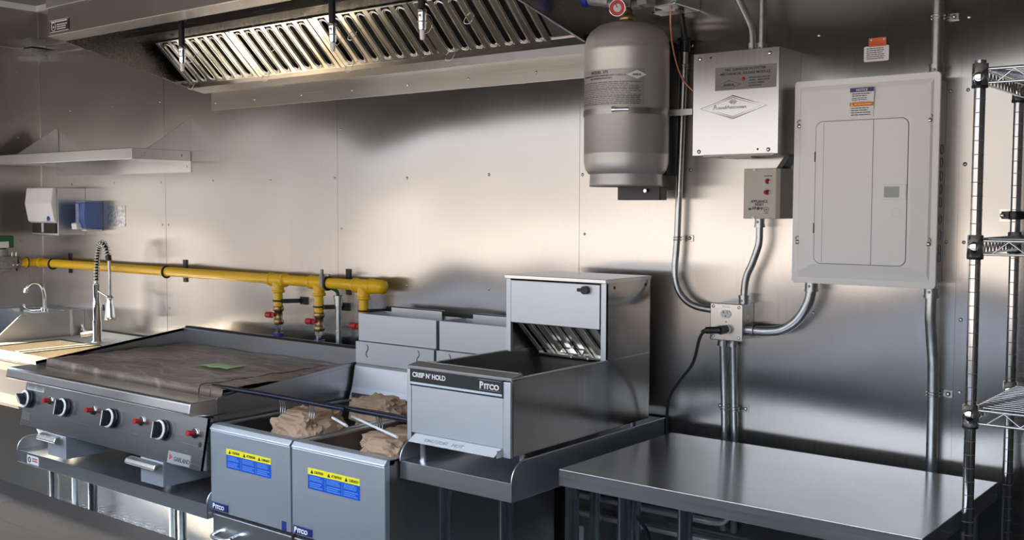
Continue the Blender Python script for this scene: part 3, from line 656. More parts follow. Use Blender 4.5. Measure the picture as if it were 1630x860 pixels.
s1 = MB(); cpbox(s1, -4.118, -3.985, .06, .19, 0, .0008); s1 = part(s1.build('instruction_sticker', 'lbl_pale', t), 'pale instruction sticker')
m_ = MB()
for q in range(4):
    cpbox(m_, -4.108, -4.062, .075 + q * .026, .085 + q * .026, .0008, .0012); cpbox(m_, -4.045, -4.0, .075 + q * .026, .085 + q * .026, .0008, .0012)
m_.build('instruction_print', 'lbl_grey', s1)
s2 = MB(); cpbox(s2, -4.124, -4.064, .70, .86, 0, .0008); s2 = part(s2.build('rating_plate', 'lbl_grey', t), 'grey rating plate')
m_ = MB()
for q in range(5): cpbox(m_, -4.119, -4.07, .72 + q * .026, .73 + q * .026, .0008, .0012)
m_.build('rating_print', 'lbl_dark', s2)
# trough, plate and splash guards
MB().box(GX0 + .004, GX1 - .004, -.818, -.782, .925, .930).box(GX0 + .004, GX1 - .004, -.820, -.816, .925, .952).build('grease_trough', 'steel_top', t)
MB().box(GX0 + .015, GX1 - .015, -.782, -.138, .925, .9655).build('cooking_plate', 'steel_dark', t, .003)
for x, zf, zb in ((GX0, .966, 1.044), (GX1 - .004, .955, 1.014)):
    MB().prism([(-.818, .90), (-.818, zf), (-.104, zb), (-.104, .90)], 'x', x, x + .004).prism([(-.818, zf - .012), (-.818, zf), (-.104, zb), (-.104, zb - .012)], 'x', x - .003 if x < -3.5 else x, x + .004 if x < -3.5 else x + .007).build('side_splash', 'splash', t, .001)
MB().box(GX0, GX1 - .02, -.135, -.130, .93, 1.042).build('back_splash', 'splash', t, .001)
MB().prism([(-.129, 1.036), (-.120, 1.050), (-.102, 1.050), (-.102, .72), (-.129, .72)], 'x', GX0, GX1 + .0).build('flue_riser', 'black_steel', t, .002)
for x in (GX0 + .06, GX1 - .06, -3.33):
    for y in (-.74, -.18):
        MB().cyl((x, y, .612), (x, y, .725), .0185, 16).cyl((x, y, .609), (x, y, .616), .022, 16).build('foot', 'galv', t)
MB().prism([(-.885, .722), (-.885, .728), (-.80, .735), (-.80, .722)], 'x', GX0 + .005, GX0 + .26).build('pilot_shield', 'brass', t)
for i, x in enumerate((-3.835, -3.203)):
    x0, x1 = x - .067, x + .067
    d_ = MB().box(x0, x1, -.895, -.891, .636, .722).box(x0, x0 + .002, -.891, -.46, .636, .722).box(x1 - .002, x1, -.891, -.46, .636, .722).box(x0, x1, -.891, -.46, .636, .638).box(x0, x1, -.462, -.46, .636, .722)
    d_ = d_.build('crumb_drawer', 'steel_matt', t, .001)
    hd = MB()
    if i == 0: hd.prism([(-.895, .716), (-.905, .722), (-.925, .718), (-.932, .703), (-.926, .697), (-.915, .704), (-.895, .708)], 'x', x0 - .02, x1 - .02)
    else: hd.prism([(-.895, .716), (-.905, .722), (-.925, .718), (-.932, .703), (-.926, .697), (-.915, .704), (-.895, .708)], 'x', x0 - .045, x1 + .0)
    hd.build('drawer_handle', 'steel_top', d_, .003)

# kraft wrap laid over the plate and down its front edge
def crumple(x0, x1, y0, y1, z0, nx, ny, amp, freq, name, m, drop=.03, seed=0.0):
    vs = []; fs = []
    for j in range(ny + 1):
        for i in range(nx + 1):
            x = x0 + (x1 - x0) * i / nx; y = y0 + (y1 - y0) * max(j - 1, 0) / (ny - 1)
            p = Vector((x * freq * .45 + seed, y * freq * 1.3, 0))
            z = z0 + amp * (.75 - 1.9 * abs(noise.noise(p))) * .6 + amp * .35 * (.5 - abs(noise.noise(p * 2.9 + Vector((3, 1, 0))))) + amp * .15
            if j == 0: z = z0 - drop; y = y0 - .006
            vs.append((x, y, z))
    fs = [(j * (nx + 1) + i, j * (nx + 1) + i + 1, (j + 1) * (nx + 1) + i + 1, (j + 1) * (nx + 1) + i) for j in range(ny) for i in range(nx)]
    o = MB().add(vs, fs, True).build(name, m)
    md = o.modifiers.new('sheet', 'SOLIDIFY'); md.thickness = .001
    return o
pw = thing('paper_wrap', 'brown waxed paper sheet covering the griddle plate', 'paper', (-3.5, -.45, .966))
vs = []
o = crumple(GX0 + .03, -3.015, -.786, -.142, .9695, 110, 80, .011, 8, 'sheet', 'paper', .03); o.parent = pw; o.location = Vector(o.location) - Vector(pw.location)
o = crumple(-3.075, GX1 - .014, -.784, -.15, .972, 24, 80, .011, 9, 'edge_sheet', 'paper', .034, 4.2); o.parent = pw; o.location = Vector(o.location) - Vector(pw.location)
fold = [(-3.075 + .004 * sin(q * 1.7), -.786 + q * .05, .980 + .002 * sin(q * 2.3)) for q in range(12)]
o = MB().tube(smooth_path([(-3.078, -.793, .945)] + fold, 4), .0022, 6).build('fold', 'paper', pw)
gt = MB(); vs = []
for j in range(5):
    for i in range(9):
        u, v = i / 8, j / 4
        x = -3.455 + .15 * u + .012 * v; y = -.525 + .085 * v + .012 * u + .006 * sin(u * 9)
        vs.append((x, y, .981 + .0012 * sin(u * 11 + v * 3)))
gt.add(vs, [(j * 9 + i, j * 9 + i + 1, (j + 1) * 9 + i + 1, (j + 1) * 9 + i) for j in range(4) for i in range(8)], True)
o = gt.build('tape_strip', 'greentape'); md = o.modifiers.new('sheet', 'SOLIDIFY'); md.thickness = .0008
tag(o, 'piece of green tape stuck on the brown paper over the griddle', 'tape')

# ------------------------------------------------------------------ fryers
FYF = -.855
def caution_label(par, x0, z0, z1, wd):
    y = FYF - .0008
    b = part(MB().box(x0, x0 + wd, y, FYF, z0, z1).build('caution_label', 'lbl_blue', par), 'yellow and blue caution label in three languages')
    zy = z1 - .0195
    MB().box(x0, x0 + wd, y - .0003, y, zy, z1).build('yellow_band', 'lbl_yellow', b)
    for k, s_ in enumerate(('CAUTION', 'ATTENTION', 'CUIDADO')):
        xa = x0 + .012 + k * wd / 3
        MB().prism([(xa, zy + .004), (xa + .013, zy + .004), (xa + .0065, zy + .0155)], 'y', y - .0008, y - .0003).build('warning_triangle', 'lbl_black', b)
        lettering('label_lettering', s_, .0105, (xa + .018, y - .0006, zy + .006), 'lbl_black', b, .0002, sx=.74 if k == 1 else .82)
    tl = MB()
    for k in range(3):
        xa = x0 + .008 + k * wd / 3; xe = xa + wd / 3 - .014
        textlines(tl, xa, xe, z0 + (z1 - z0) * .40, zy - .003, 5, y, 20 + k, .38); textlines(tl, xa, xe, z0 + .004, z0 + (z1 - z0) * .34, 3, y, 30 + k, .38)
        if k: tl.box(x0 + k * wd / 3, x0 + k * wd / 3 + .001, y - .0004, y, z0 + .004, zy - .002)
    tl.build('label_print', 'lbl_lightblue', b)
def fryer(x0, label, first):
    x1 = x0 + .400
    t = thing('deep_fryer', label, 'deep fryer', ((x0 + x1) / 2, -.45, 0), 'floor fryers')
    MB().box(x0, x1, FYF, FYF + .022, .590, .858).build('front_panel', 'steel_matt', t, .003)
    MB().prism([(FYF - .002, .857), (FYF - .002, .862), (FYF + .010, .876), (FYF + .042, .8765), (FYF + .042, .857)], 'x', x0, x1).build('front_rim', 'steel_matt', t, .002)
    MB().box(x0, x0 + .003, FYF + .02, -.05, .10, .872).box(x1 - .003, x1, FYF + .02, -.05, .10, .872).box(x0, x1, -.05, -.047, .10, .872).build('side_panels', 'steel_dark', t)
    MB().box(x0, x0 + .022, FYF + .04, -.245, .866, .8745).build('side_rim', 'steel', t, .001)
    MB().box(x1 - .022, x1, FYF + .04, -.245, .866, .8745).build('side_rim', 'steel', t, .001)
    MB().box(x0 + .02, x0 + .022, FYF + .04, -.245, .66, .868).box(x1 - .022, x1 - .02, FYF + .04, -.245, .66, .868).box(x0 + .02, x1 - .02, FYF + .04, FYF + .042, .66, .868).box(x0 + .02, x1 - .02, FYF + .04, -.245, .658, .66).box(x0 + .02, x1 - .02, -.247, -.245, .66, .90).build('fry_vat', 'vat', t)
    MB().box(x0 + .002, x1 - .002, FYF + .004, FYF + .018, .12, .578).build('cabinet_door', 'steel_v', t, .003)
    MB().box(x0, x1, FYF + .016, FYF + .02, .578, .592).build('door_gap', 'void', t)
    hx = x0 + .035
    MB().tube(smooth_path([(hx, FYF + .004, .522), (hx + .003, FYF - .025, .517), (hx + .02, FYF - .033, .514), (hx + .08, FYF - .033, .516), (hx + .098, FYF - .025, .522), (hx + .101, FYF + .004, .527)], 5), .0065, 10).build('door_handle', 'chrome', t)
    for x in (x0 + .05, x1 - .05):
        for y in (FYF + .07, -.12): MB().cyl((x, y, 0), (x, y, .11), .022, 14).build('foot', 'leg', t)
    # flue stack at the back
    MB().prism([(-.245, .872), (-.228, .918), (-.213, .995), (-.205, 1.003), (-.05, 1.003), (-.05, .872)], 'x', x0 + .003, x1 - .003).build('flue_base', 'aluminised', t, .001)
    MB().box(x0, x1 - .002, -.206, -.05, 1.004, 1.086).build('flue_collar', 'aluminised', t, .0015)
    MB().box(x0 + .003, x1 - .003, -.193, -.190, 1.088, 1.190).box(x0 + .003, x0 + .006, -.19, -.05, 1.088, 1.188).box(x1 - .006, x1 - .003, -.19, -.05, 1.088, 1.188).box(x0 + .003, x1 - .003, -.053, -.05, 1.088, 1.188).build('flue_stack', 'aluminised', t, .001)
    MB().box(x0 + .006, x1 - .006, -.189, -.054, 1.165, 1.168).build('flue_opening', 'void', t)
    MB().box(x0 + .05, x0 + .308, -.066, -.063, 1.165, 1.209).box(x0 + .05, x0 + .308, -.066, -.05, 1.206, 1.209).build('flue_deflector', 'aluminised', t)
    sl = MB()
    for xa in (x0 + .055, x1 - .085):
        for k, sg in ((0, 1), (1, -1)):
            c = (xa + (0.004 if k == 0 else .010), -.2068, 1.065 - k * .022)
            pts = [(c[0] + sg * .0085 * cos(a), c[1], c[2] + .012 * sin(a)) for a in [-pi / 2 + pi * q / 8 for q in range(9)]]
            sl.tube(pts, .0012, 6)
    sl.build('cut_slots', 'void', t)
    bg = part(MB().box(x0 + .008, x0 + .092, FYF - .004, FYF, .595, .621).build('name_badge', 'badge', t, .003), 'navy badge reading PITCO')
    lettering('badge_lettering', 'P', .0225, (x0 + .014, FYF - .0044, .6005), 'lbl_white', bg, .0007); lettering('badge_lettering', 'ITCO', .0175, (x0 + .0285, FYF - .0044, .6005), 'lbl_white', bg, .0007, sx=1.1)
    if first:
        tg_ = part(MB().box(x1 - .040, x1 - .018, FYF - .001, FYF, .592, .621).build('blue_tag', 'lbl_navy', t), 'small dark blue tag')
    caution_label(t, x0 + (.086 if first else .075), .7435, .807, .2245)
    return t
f1 = fryer(-2.925, 'left deep fryer, next to the griddle, with a small blue tag at its lower corner', True)
f2 = fryer(-2.5155, 'right deep fryer, between the other fryer and the crisping station', False)

# crumpled paper and baskets in the vats
def crumpled_bag(name, label, c, rx, ry, rz, seed, cut=.45, grp='crumpled kraft paper in the fryers', tw=0):
    bm = bmesh.new(); bmesh.ops.create_icosphere(bm, subdivisions=4, radius=1)
    for v in bm.verts:
        p = v.co.normalized(); q = Vector((abs(p.x) ** .5 * math.copysign(1, p.x), abs(p.y) ** .5 * math.copysign(1, p.y), abs(p.z) ** .8 * math.copysign(1, p.z)))
        d1 = noise.cell(p * 2.2 + Vector((seed, 0, 0))) ; n1 = noise.noise(p * 1.6 + Vector((seed, seed, 0))); n2 = noise.noise(p * 3.9 + Vector((0, seed, 3)))
        rdg = 1 - abs(noise.noise(p * 2.4 + Vector((seed, 1, 2)))) * 2
        cr_ = abs(noise.noise(p * 3.1 + Vector((seed, 4, 7)))) + .6 * abs(noise.noise(p * 6.5 + Vector((2, seed, 1))))
        s_ = .93 + .20 * n1 + .34 * cr_
        v.co = Vector((q.x * rx * s_, q.y * ry * s_, q.z * rz * s_))
        if v.co.z < -cut * rz: v.co.z = -cut * rz
    bmesh.ops.dissolve_limit(bm, angle_limit=radians(13), verts=bm.verts[:], edges=bm.edges[:]); bmesh.ops.triangulate(bm, faces=bm.faces[:])
    R = Matrix.Rotation(tw, 4, 'Z'); mb = MB(); bm.verts.index_update()
    mb.add([R @ v.co + Vector(c) for v in bm.verts], [tuple(v.index for v in f.verts) for f in bm.faces], False); bm.free()
    return tag(mb.build(name, 'kraft'), label, 'paper', grp)
crumpled_bag('kraft_paper', 'crumpled brown paper sticking up at the front of the left fryer', (-2.635, -.685, .872), .095, .082, .062, 3.1, 1.0)
crumpled_bag('kraft_paper', 'brown paper bundle at the front right corner of the right fryer', (-2.215, -.70, .858), .088, .095, .058, 8.4, 1.0, tw=.1)
crumpled_bag('kraft_paper', 'brown paper bundle against the flue at the back of the left fryer', (-2.652, -.345, .868), .095, .060, .055, 5.7, 1.0)
crumpled_bag('kraft_paper', 'brown paper lying low inside the right fryer, behind the other bundle', (-2.33, -.47, .81), .12, .11, .05, 11.3, 1.0)

def basket(xh, zh, yh, hl, xb, yb, xw, label):
    t = thing('fryer_basket', label, 'fryer basket', (xb, yb, .70), 'fryer baskets')
    part(MB().tube(smooth_path([(xh, yh, zh), (xh + hl * .5, yh - .001, zh + .0015), (xh + hl, yh - .004, zh)], 5), [.0065] + [.0085] * 9 + [.006], 12).build('coated_handle', 'navy', t), 'dark blue coated handle')
    w = MB(); 
    for k in (-1, 0, 1):
        xk = xw - .012 + k * .0105
        w.tube(smooth_path([(xk, yh + .002, zh - .004), (xk - .003, yh + .012, zh - .03), (xk + .002, yh + .018, zh - .075), (xk - .01, yb, .80)], 5), .0017, 6)
    w.build('wire_hanger', 'steel_dark', t)
    bw = MB(); x0, x1, y0, y1, z0, z1 = xb - .075, xb + .075, yb - .06, yb + .22, .69, .79
    for z in (z0, (z0 + z1) / 2, z1): bw.tube([(x0, y0, z), (x1, y0, z), (x1, y1, z), (x0, y1, z)], .002, 6, closed=True)
    for k in range(7):
        f = k / 6
        bw.tube([(x0 + (x1 - x0) * f, y0, z1), (x0 + (x1 - x0) * f, y0, z0), (x0 + (x1 - x0) * f, y1, z0), (x0 + (x1 - x0) * f, y1, z1)], .0014, 5)
        yk = y0 + (y1 - y0) * f; bw.tube([(x0, yk, z1), (x0, yk, z0), (x1, yk, z0), (x1, yk, z1)], .0014, 5)
    bw.build('wire_basket', 'galv', t)
    return t
basket(-3.035, .978, -.762, .66, -2.81, -.62, -2.668, 'fryer basket with the longest navy handle reaching over the griddle edge')
basket(-2.585, .974, -.744, .47, -2.63, -.60, -2.548, 'fryer basket with the middle navy handle above the left fryer')
basket(-2.400, .971, -.727, .30, -2.312, -.60, -2.262, 'fryer basket with the shortest navy handle above the right fryer')
tag(MB().cyl((-2.461, -.738, .937), (-2.335, -.795, .937), .0042, 10).build('basket_wire', 'lbl_white'), 'shorter bare white rod lying across the right fryer', 'rod', 'white rods over the right fryer')
tag(MB().cyl((-2.425, -.69, .938), (-2.105, -.815, .938), .0042, 10).build('basket_wire', 'lbl_white'), 'longer bare white rod reaching under the crisping station', 'rod', 'white rods over the right fryer')

# ------------------------------------------------------------------ second equipment stand with the crisp-and-hold station
equip_stand(-2.110, -1.702, -.80, -.02, .868, .817, .921, ((-1.985, -.745), (-1.765, -.745), (-1.93, -.07), (-1.745, -.12)), 'narrow stainless equipment stand carrying the crisping station', 'equipment stands')
CX0, CX1, CY0, CY1 = -2.089, -1.714, -.790, -.096
t = thing('crisping_station', 'tabletop food crisping station with lettered black strip', 'food warmer', ((CX0 + CX1) / 2, -.45, .868))
MB().box(CX1 - .003, CX1, CY0 + .006, CY1, .932, 1.138).build('side_panel', 'steel_side', t, .001)
MB().box(CX0, CX0 + .003, CY0 + .006, CY1, .932, 1.138).build('side_panel', 'steel_side', t, .001)
MB().box(CX0, CX1, CY1 - .003, CY1, .932, 1.138).box(CX0 + .003, CX1 - .003, CY0 + .03, CY1, .945, .948).build('rear_and_base', 'steel_dark', t)
for x0, x1 in ((CX0, CX0 + .016), (CX1 - .025, CX1)):
    MB().box(x0, x1, CY0 - .002, CY0 + .012, .930, 1.132).build('corner_post', 'steel_matt', t, .002)
MB().box(CX0 + .017, CX1 - .026, CY0 - .001, CY0 + .008, .953, 1.088).build('front_panel', 'steel_matt', t, .002)
MB().prism([(CY0 + .003, 1.134), (CY0 + .003, 1.142), (CY0 + .05, 1.149), (CY0 + .05, 1.134)], 'x', CX0 - .004, CX1).tube([(CX0 + .03, CY0 + .05, 1.148), (CX1 - .012, CY0 + .05, 1.148)], .003, 8).tube([(CX0 + .03, CY0 + .06, 1.147), (CX1 - .012, CY0 + .06, 1.147)], .002, 8).build('front_rim', 'steel_dark', t, .001)
sp = part(MB().box(CX0 + .0145, CX1 - .024, CY0 - .004, CY0 + .004, 1.088, 1.135).build('name_strip', 'lbl_black', t), 'black strip reading CRISP N\' HOLD and PITCO')
MB().box(CX0 + .0145, CX1 - .027, CY0 - .0045, CY0 - .004, 1.0925, 1.0985).build('pale_line', 'stripe', sp)
lettering('strip_lettering', "CRISP N' HOLD", .0185, (CX0 + .024, CY0 - .0046, 1.1135), 'lbl_white', sp, .0006, sx=.99)
lettering('strip_lettering', 'P', .0255, (CX1 - .104, CY0 - .0046, 1.108), 'lbl_white', sp, .0009); lettering('strip_lettering', 'ITCO', .019, (CX1 - .0878, CY0 - .0046, 1.108), 'lbl_white', sp, .0009, sx=1.13)
MB().tube([(CX1 - .109, CY0 - .0045, 1.104), (CX1 - .031, CY0 - .0045, 1.104), (CX1 - .031, CY0 - .0045, 1.131), (CX1 - .109, CY0 - .0045, 1.131)], .0004, 6, closed=True).build('logo_frame', 'stripe', sp)
MB().box(CX0 + .003, CX0 + .006, CY0 + .05, CY1, 1.03, 1.137).box(CX1 - .006, CX1 - .003, CY0 + .05, CY1, 1.03, 1.137).prism([(CY0 + .05, 1.05), (CY0 + .05, 1.056), (-.34, 1.036), (-.10, 1.036), (-.10, 1.03), (-.34, 1.03)], 'x', CX0 + .004, CX1 - .004).box(CX0 + .004, CX1 - .004, CY0 + .046, CY0 + .05, 1.03, 1.14).prism([(-.33, 1.036), (-.20, 1.112), (-.10, 1.112), (-.10, 1.036)], 'x', CX0 + .006, CX1 - .006).build('holding_pan', 'steel_dark', t)
for x in (CX0 - .002, CX1 - .008): MB().box(x, x + .010, CY0 + .006, -.345, 1.137, 1.1405).build('rim_flange', 'steel_matt', t, .001)
# heater hood at the back
MB().box(CX1 - .003, CX1, -.343, CY1, 1.1395, 1.368).build('heater_side', 'steel_side', t, .001)
MB().box(CX1 - .004, CX1 - .001, -.343, CY1, 1.136, 1.141).build('side_seam', 'void', t)
MB().box(CX0, CX0 + .003, -.343, CY1, 1.138, 1.368).box(CX0, CX1, CY1 - .003, CY1, 1.138, 1.368).build('heater_shell', 'steel_dark', t)
for x0, x1 in ((CX0, CX0 + .018), (CX1 - .018, CX1)): MB().box(x0, x1, -.345, -.333, 1.136, 1.367).build('heater_post', 'steel_matt', t, .001)
MB().box(CX0 + .019, CX1 - .022, -.346, -.338, 1.229, 1.362).build('heater_front', 'steel_matt', t, .002)
MB().box(CX0 - .003, CX1 + .001, -.349, CY1 + .004, 1.366, 1.378).build('heater_top', 'steel_top', t, .0015)
kn = MB().lathe([(.0135, 0), (.0145, .003), (.0145, .010), (.010, .014), (.0005, .014)], (-1.783, -.346, 1.3445), 20, 'y')
kn = MB().cyl((-1.783, -.346, 1.3445), (-1.783, -.360, 1.3445), .0125, 18).box(-1.812, -1.783, -.356, -.346, 1.339, 1.349)
kn.build('latch_knob', 'black', t, .002)
MB().box(-1.908, -1.882, -.3465, -.346, 1.338, 1.349).build('embossed_mark', 'steel_matt', t)
sc = MB()
for y in (-.30, -.125): sc.dome((CX1, y, 1.352), .005, 'x', 1, .6, 10)
sc.build('screws', 'black_steel', t)
# slotted heater guard seen through the opening
a0, a1 = Vector((0, -.330, 1.228)), Vector((0, -.205, 1.117)); av = (a1 - a0); an = Vector((0, -av.z, av.y)).normalized(); an = -an if an.y > 0 else an
def gbox(mb, x0, x1, s0, s1, n0, n1):
    vs = [Vector((x, 0, 0)) + a0 + av * s_ + an * n for n in (n0, n1) for s_ in (s0, s1) for x in (x0, x1)]
    return mb.add(vs, [(0, 2, 3, 1), (4, 5, 7, 6), (0, 1, 5, 4), (2, 6, 7, 3), (0, 4, 6, 2), (1, 3, 7, 5)])
gb = MB(); gbox(gb, CX0 + .02, CX1 - .02, 0, 1, -.03, -.027); gb.build('guard_recess', 'void', t)
gg = MB(); xa = CX0 + .062; pw_ = (CX1 - .02 - xa) / 6
for k in range(6):
    gbox(gg, xa + k * pw_, xa + k * pw_ + pw_ * .42, .02, .95, -.012, -.002); gbox(gg, xa + k * pw_ + pw_ * .42, xa + k * pw_ + pw_ * .74, .02, .95, -.022, -.014)
gbox(gg, CX0 + .03, CX1 - .012, .93, 1.0, -.014, .004); gbox(gg, CX0 + .03, xa - .012, .0, .95, -.012, 0)
gg.build('heater_guard', 'filter', t, .001)
gh = MB(); gbox(gh, -1.95, -1.865, .74, .77, 0, .016); gbox(gh, -1.91, -1.895, .64, .75, 0, .006); gh.build('guard_handle', 'chrome', t, .001)
sc = MB()
for x in (-1.93, -1.868): sc.ball(Vector((x, 0, 0)) + a0 + av * .965 + an * .005, .0045, 8)
sc.build('guard_screws', 'chrome', t)
# drip deflector
dl = MB().prism([(CY0 + .01, .952), (CY0 - .004, .953), (CY0 - .034, .936), (CY0 - .032, .934), (CY0 - .003, .949), (CY0 + .01, .948)], 'x', CX0 + .034, CX1 - .03).box(CX1 - .034, CX1 - .030, CY0 - .02, CY0 + .01, .930, .950)
dl = part(dl.build('drip_deflector', 'lbl_pale', t, .001), 'pale deflector lip embossed CAUTION HOT')
lettering('embossed_lettering', 'CAUTION   HOT', .0165, (CX0 + .085, CY0 - .0255, .9405), 'steel_matt', dl, .0004, sx=1.15, rx=pi / 2 - 1.02, ext=.0012)
for x, y in ((CX0 + .035, CY0 + .03), (CX1 - .03, CY0 + .09), (CX0 + .035, CY1 - .05), (CX1 - .03, CY1 - .05)):
    MB().cyl((x, y, .872), (x, y, .948), .0105, 16).cyl((x, y, .868), (x, y, .874), .013, 16).build('foot', 'galv', t)

# ------------------------------------------------------------------ work table
TX0, TX1, TY0, TY1, TZ, TL = -1.631, -.689, -.691, -.100, .898, .854
t = thing('work_table', 'low stainless work table with polished top by the wire shelving', 'table', ((TX0 + TX1) / 2, -.3, 0))
MB().box(TX0, TX1, TY0, TY1, TZ - .004, TZ).box(TX0, TX1, TY0, TY0 + .003, TL, TZ).box(TX0, TX1, TY0 + .003, TY0 + .025, TL, TL + .003).box(TX0, TX0 + .003, TY0, TY1, TL, TZ).box(TX1 - .003, TX1, TY0, TY1, TL, TZ).box(TX0, TX1, TY1 - .003, TY1, TL, TZ).build('tabletop', 'steel_top', t, .0018)
MB().box(TX0 + .06, TX1 - .06, -.46, -.38, TL + .004, TZ - .004).build('stiffener', 'galv', t)
for x, y in ((-1.612, -.655), (-1.454, -.643), (-1.278, -.643), (TX1 - .05, -.64), (-1.592, -.40), (TX1 - .05, -.15)):
    MB().cyl((x, y, .03), (x, y, TL + .004), .0188, 20).lathe([(.0005, 0), (.012, 0), (.0205, .012), (.0188, .04)], (x, y, 0), 16).build('leg', 'leg', t)

# pipes, plate and cable on the wall below the table
tag(MB().cyl((-2.06, -.03, .620), (-1.53, -.03, .620), .0105, 14).tube(smooth_path([(-1.53, -.03, .62), (-1.49, -.03, .628), (-1.463, -.03, .665), (-1.462, -.03, .72)], 5), .0105, 14).build('conduit', 'galv'), 'upper horizontal conduit on the wall under the work table, bending up at its end', 'conduit', 'conduits on the wall')
tag(MB().cyl((-2.06, -.03, .560), (-.75, -.03, .560), .0105, 14).build('conduit', 'galv'), 'lower horizontal conduit on the wall under the work table', 'conduit', 'conduits on the wall')
pl = MB().box(-2.073, -2.024, -.004, 0, .385, .504).build('outlet_cover', 'lbl_pale', None, .001)
tag(pl, 'pale wall plate below the table level, beside the front table leg', 'outlet cover')
MB().dome((-2.043, -.004, .487), .003, 'y', -1, .6, 8).build('cover_screw', 'lbl_dark', pl)
tag(MB().tube(smooth_path([(-1.76, -.03, .74), (-1.77, -.12, .69), (-1.72, -.19, .66), (-1.67, -.21, .635), (-1.652, -.20, .60), (-1.66, -.16, .50), (-1.70, -.10, .42)]), .006, 8).build('power_cable', 'cord'), 'black cable hanging behind the legs under the work table', 'cable')

# ------------------------------------------------------------------ suppression tank
KX, KY, KR = -1.742, -.200, .1275
t = thing('suppression_tank', 'silver fire suppression tank with red gauge mounted on the wall', 'fire tank', (KX, KY, 1.61))
prof = [(.0005, 1.684), (.095, 1.684), (.113, 1.69), (.122, 1.702), (KR, 1.725), (KR, 1.745), (KR + .0012, 1.748), (KR, 1.752), (KR, 2.052), (KR + .0012, 2.056), (KR, 2.06), (KR - .001, 2.072), (.122, 2.095), (.110, 2.114), (.088, 2.130), (.06, 2.1395), (.034, 2.144), (.0005, 2.145)]
MB().lathe(prof, (KX, KY, 0), 64).build('cylinder', 'tank', t)
MB().lathe([(.108, 1.700), (.110, 1.66), (.110, 1.652), (.104, 1.652), (.104, 1.70)], (KX, KY, 0), 48).build('foot_ring', 'tank', t)
MB().lathe([(.03, 2.140), (.022, 2.143), (.022, 2.147), (.024, 2.148), (.024, 2.164), (.019, 2.166), (.016, 2.17), (.016, 2.26)], (KX, KY, 0), 24).build('neck', 'brass', t)
v = MB().box(KX - .02, KX + .022, KY - .02, KY + .03, 2.185, 2.27).cyl((KX, KY, 2.205), (KX - .06, KY, 2.205), .016, 12).cyl((KX + .02, KY, 2.192), (KX + .055, KY - .005, 2.192), .0145, 8).box(KX + .05, KX + .085, KY - .03, KY + .02, 2.185, 2.26).cyl((KX - .06, KY, 2.215), (KX - .135, KY, 2.23), .02, 12)
v.build('valve', 'cast', t, .003)
part(MB().cyl((KX - .135, KY, 2.23), (KX - .155, KY, 2.233), .027, 8).build('union', 'bluecap', t), 'bluish union nut')
gz = Vector((KX + .004, KY - .06, 2.178)); g = MB(); nv = Vector((.35, -.93, -.1)).normalized()
def disc_dir(mb, c, nv, prof, n=28):
    u = nv.cross(Vector((0, 0, 1))).normalized(); w_ = nv.cross(u); vs = []
    for r, hh in prof:
        for k in range(n):
            a = 2 * pi * k / n; vs.append(c + nv * hh + (u * cos(a) + w_ * sin(a)) * r)
    return mb.add(vs, [(i * n + k, i * n + (k + 1) % n, (i + 1) * n + (k + 1) % n, (i + 1) * n + k) for i in range(len(prof) - 1) for k in range(n)], True)
disc_dir(g, gz, nv, [(.0005, -.02), (.022, -.02), (.0255, -.012), (.0255, .004), (.0235, .006), (.0225, .003)]); ga = g.build('gauge', 'chrome', t)
g = MB(); disc_dir(g, gz, nv, [(.0226, .003), (.0005, .0032)]); part(g.build('gauge_dial', 'redpaint', ga), 'red dial')
g = MB(); disc_dir(g, gz, nv, [(.012, .0034), (.0005, .0036)]); g.build('gauge_face', 'lbl_pale', ga)
g = MB(); u = nv.cross(Vector((0, 0, 1))).normalized(); g.tube([gz + nv * .0045, gz + nv * .0045 + u * .006 + Vector((0, 0, .014))], .0012, 6); g.build('gauge_needle', 'lbl_black', ga)
def curved(mb, a0, a1, z0, z1, o, n=None):
    """patch on the tank wall between azimuths (0 = towards -y, positive to +x)"""
    n = n or max(2, int(abs(a1 - a0) / .08)); vs = []
    for z in (z0, z1):
        for k in range(n + 1):
            a = a0 + (a1 - a0) * k / n; vs.append((KX + (KR + o) * sin(a), KY - (KR + o) * cos(a), z))
    return mb.add(vs, [(k, k + 1, n + 2 + k, n + 1 + k) for k in range(n)], True)
lb = part(curved(MB(), -.95, .98, 1.885, 1.992, .0006).build('tank_label', 'lbl_silver', t), 'silver printed label')
pr = MB(); rr = random.Random(5)
for i in range(13):
    z = 1.952 - i * .0052; a = -.93
    while a < .84 - (.25 if i in (1, 6) else 0):
        l = .05 + .10 * rr.random(); curved(pr, a, min(a + l * .88, .9), z, z + (.0026 if i % 4 else .0034), .0009); a += l
for i in range(4):
    z = 1.896 + i * .0052; a = .32
    while a < .85: l = .05 + .09 * rr.random(); curved(pr, a, a + l * .85, z, z + .0024, .0009); a += l
pr.build('label_print', 'lbl_grey', lb)
def tank_text(s, size, zc, ac, m, off=0.0):
    o = lettering('label_lettering', s, size, tuple(ORIGIN[lb.name]), m, lb, off, align='CENTER')
    for v in o.data.vertices:
        a = ac + v.co.x / KR; z = v.co.z + zc - ORIGIN[lb.name].z; dy = v.co.y
        rr_ = KR + .0012 - dy * .5
        v.co = (KX + rr_ * sin(a) - ORIGIN[lb.name].x, KY - rr_ * cos(a) - ORIGIN[lb.name].y, z)
tank_text('MODEL 375', .0125, 1.979, -.12, 'lbl_dark', .0002); tank_text('EXTINGUISHER STORED PRESSURE WET CHEMICAL', .0068, 1.971, -.06, 'lbl_dark'); tank_text('FIRE SUPPRESSION SYSTEM', .0068, 1.963, -.09, 'lbl_dark')
dm = MB(); vs = []
for k in range(13):
    du = -.030 + .005 * k; hh = .0125 * (1 - abs(du) / .030); a = .80 + du / KR
    for dz in (-hh, hh): vs.append((KX + (KR + .0009) * sin(a), KY - (KR + .0009) * cos(a), 1.974 + dz))
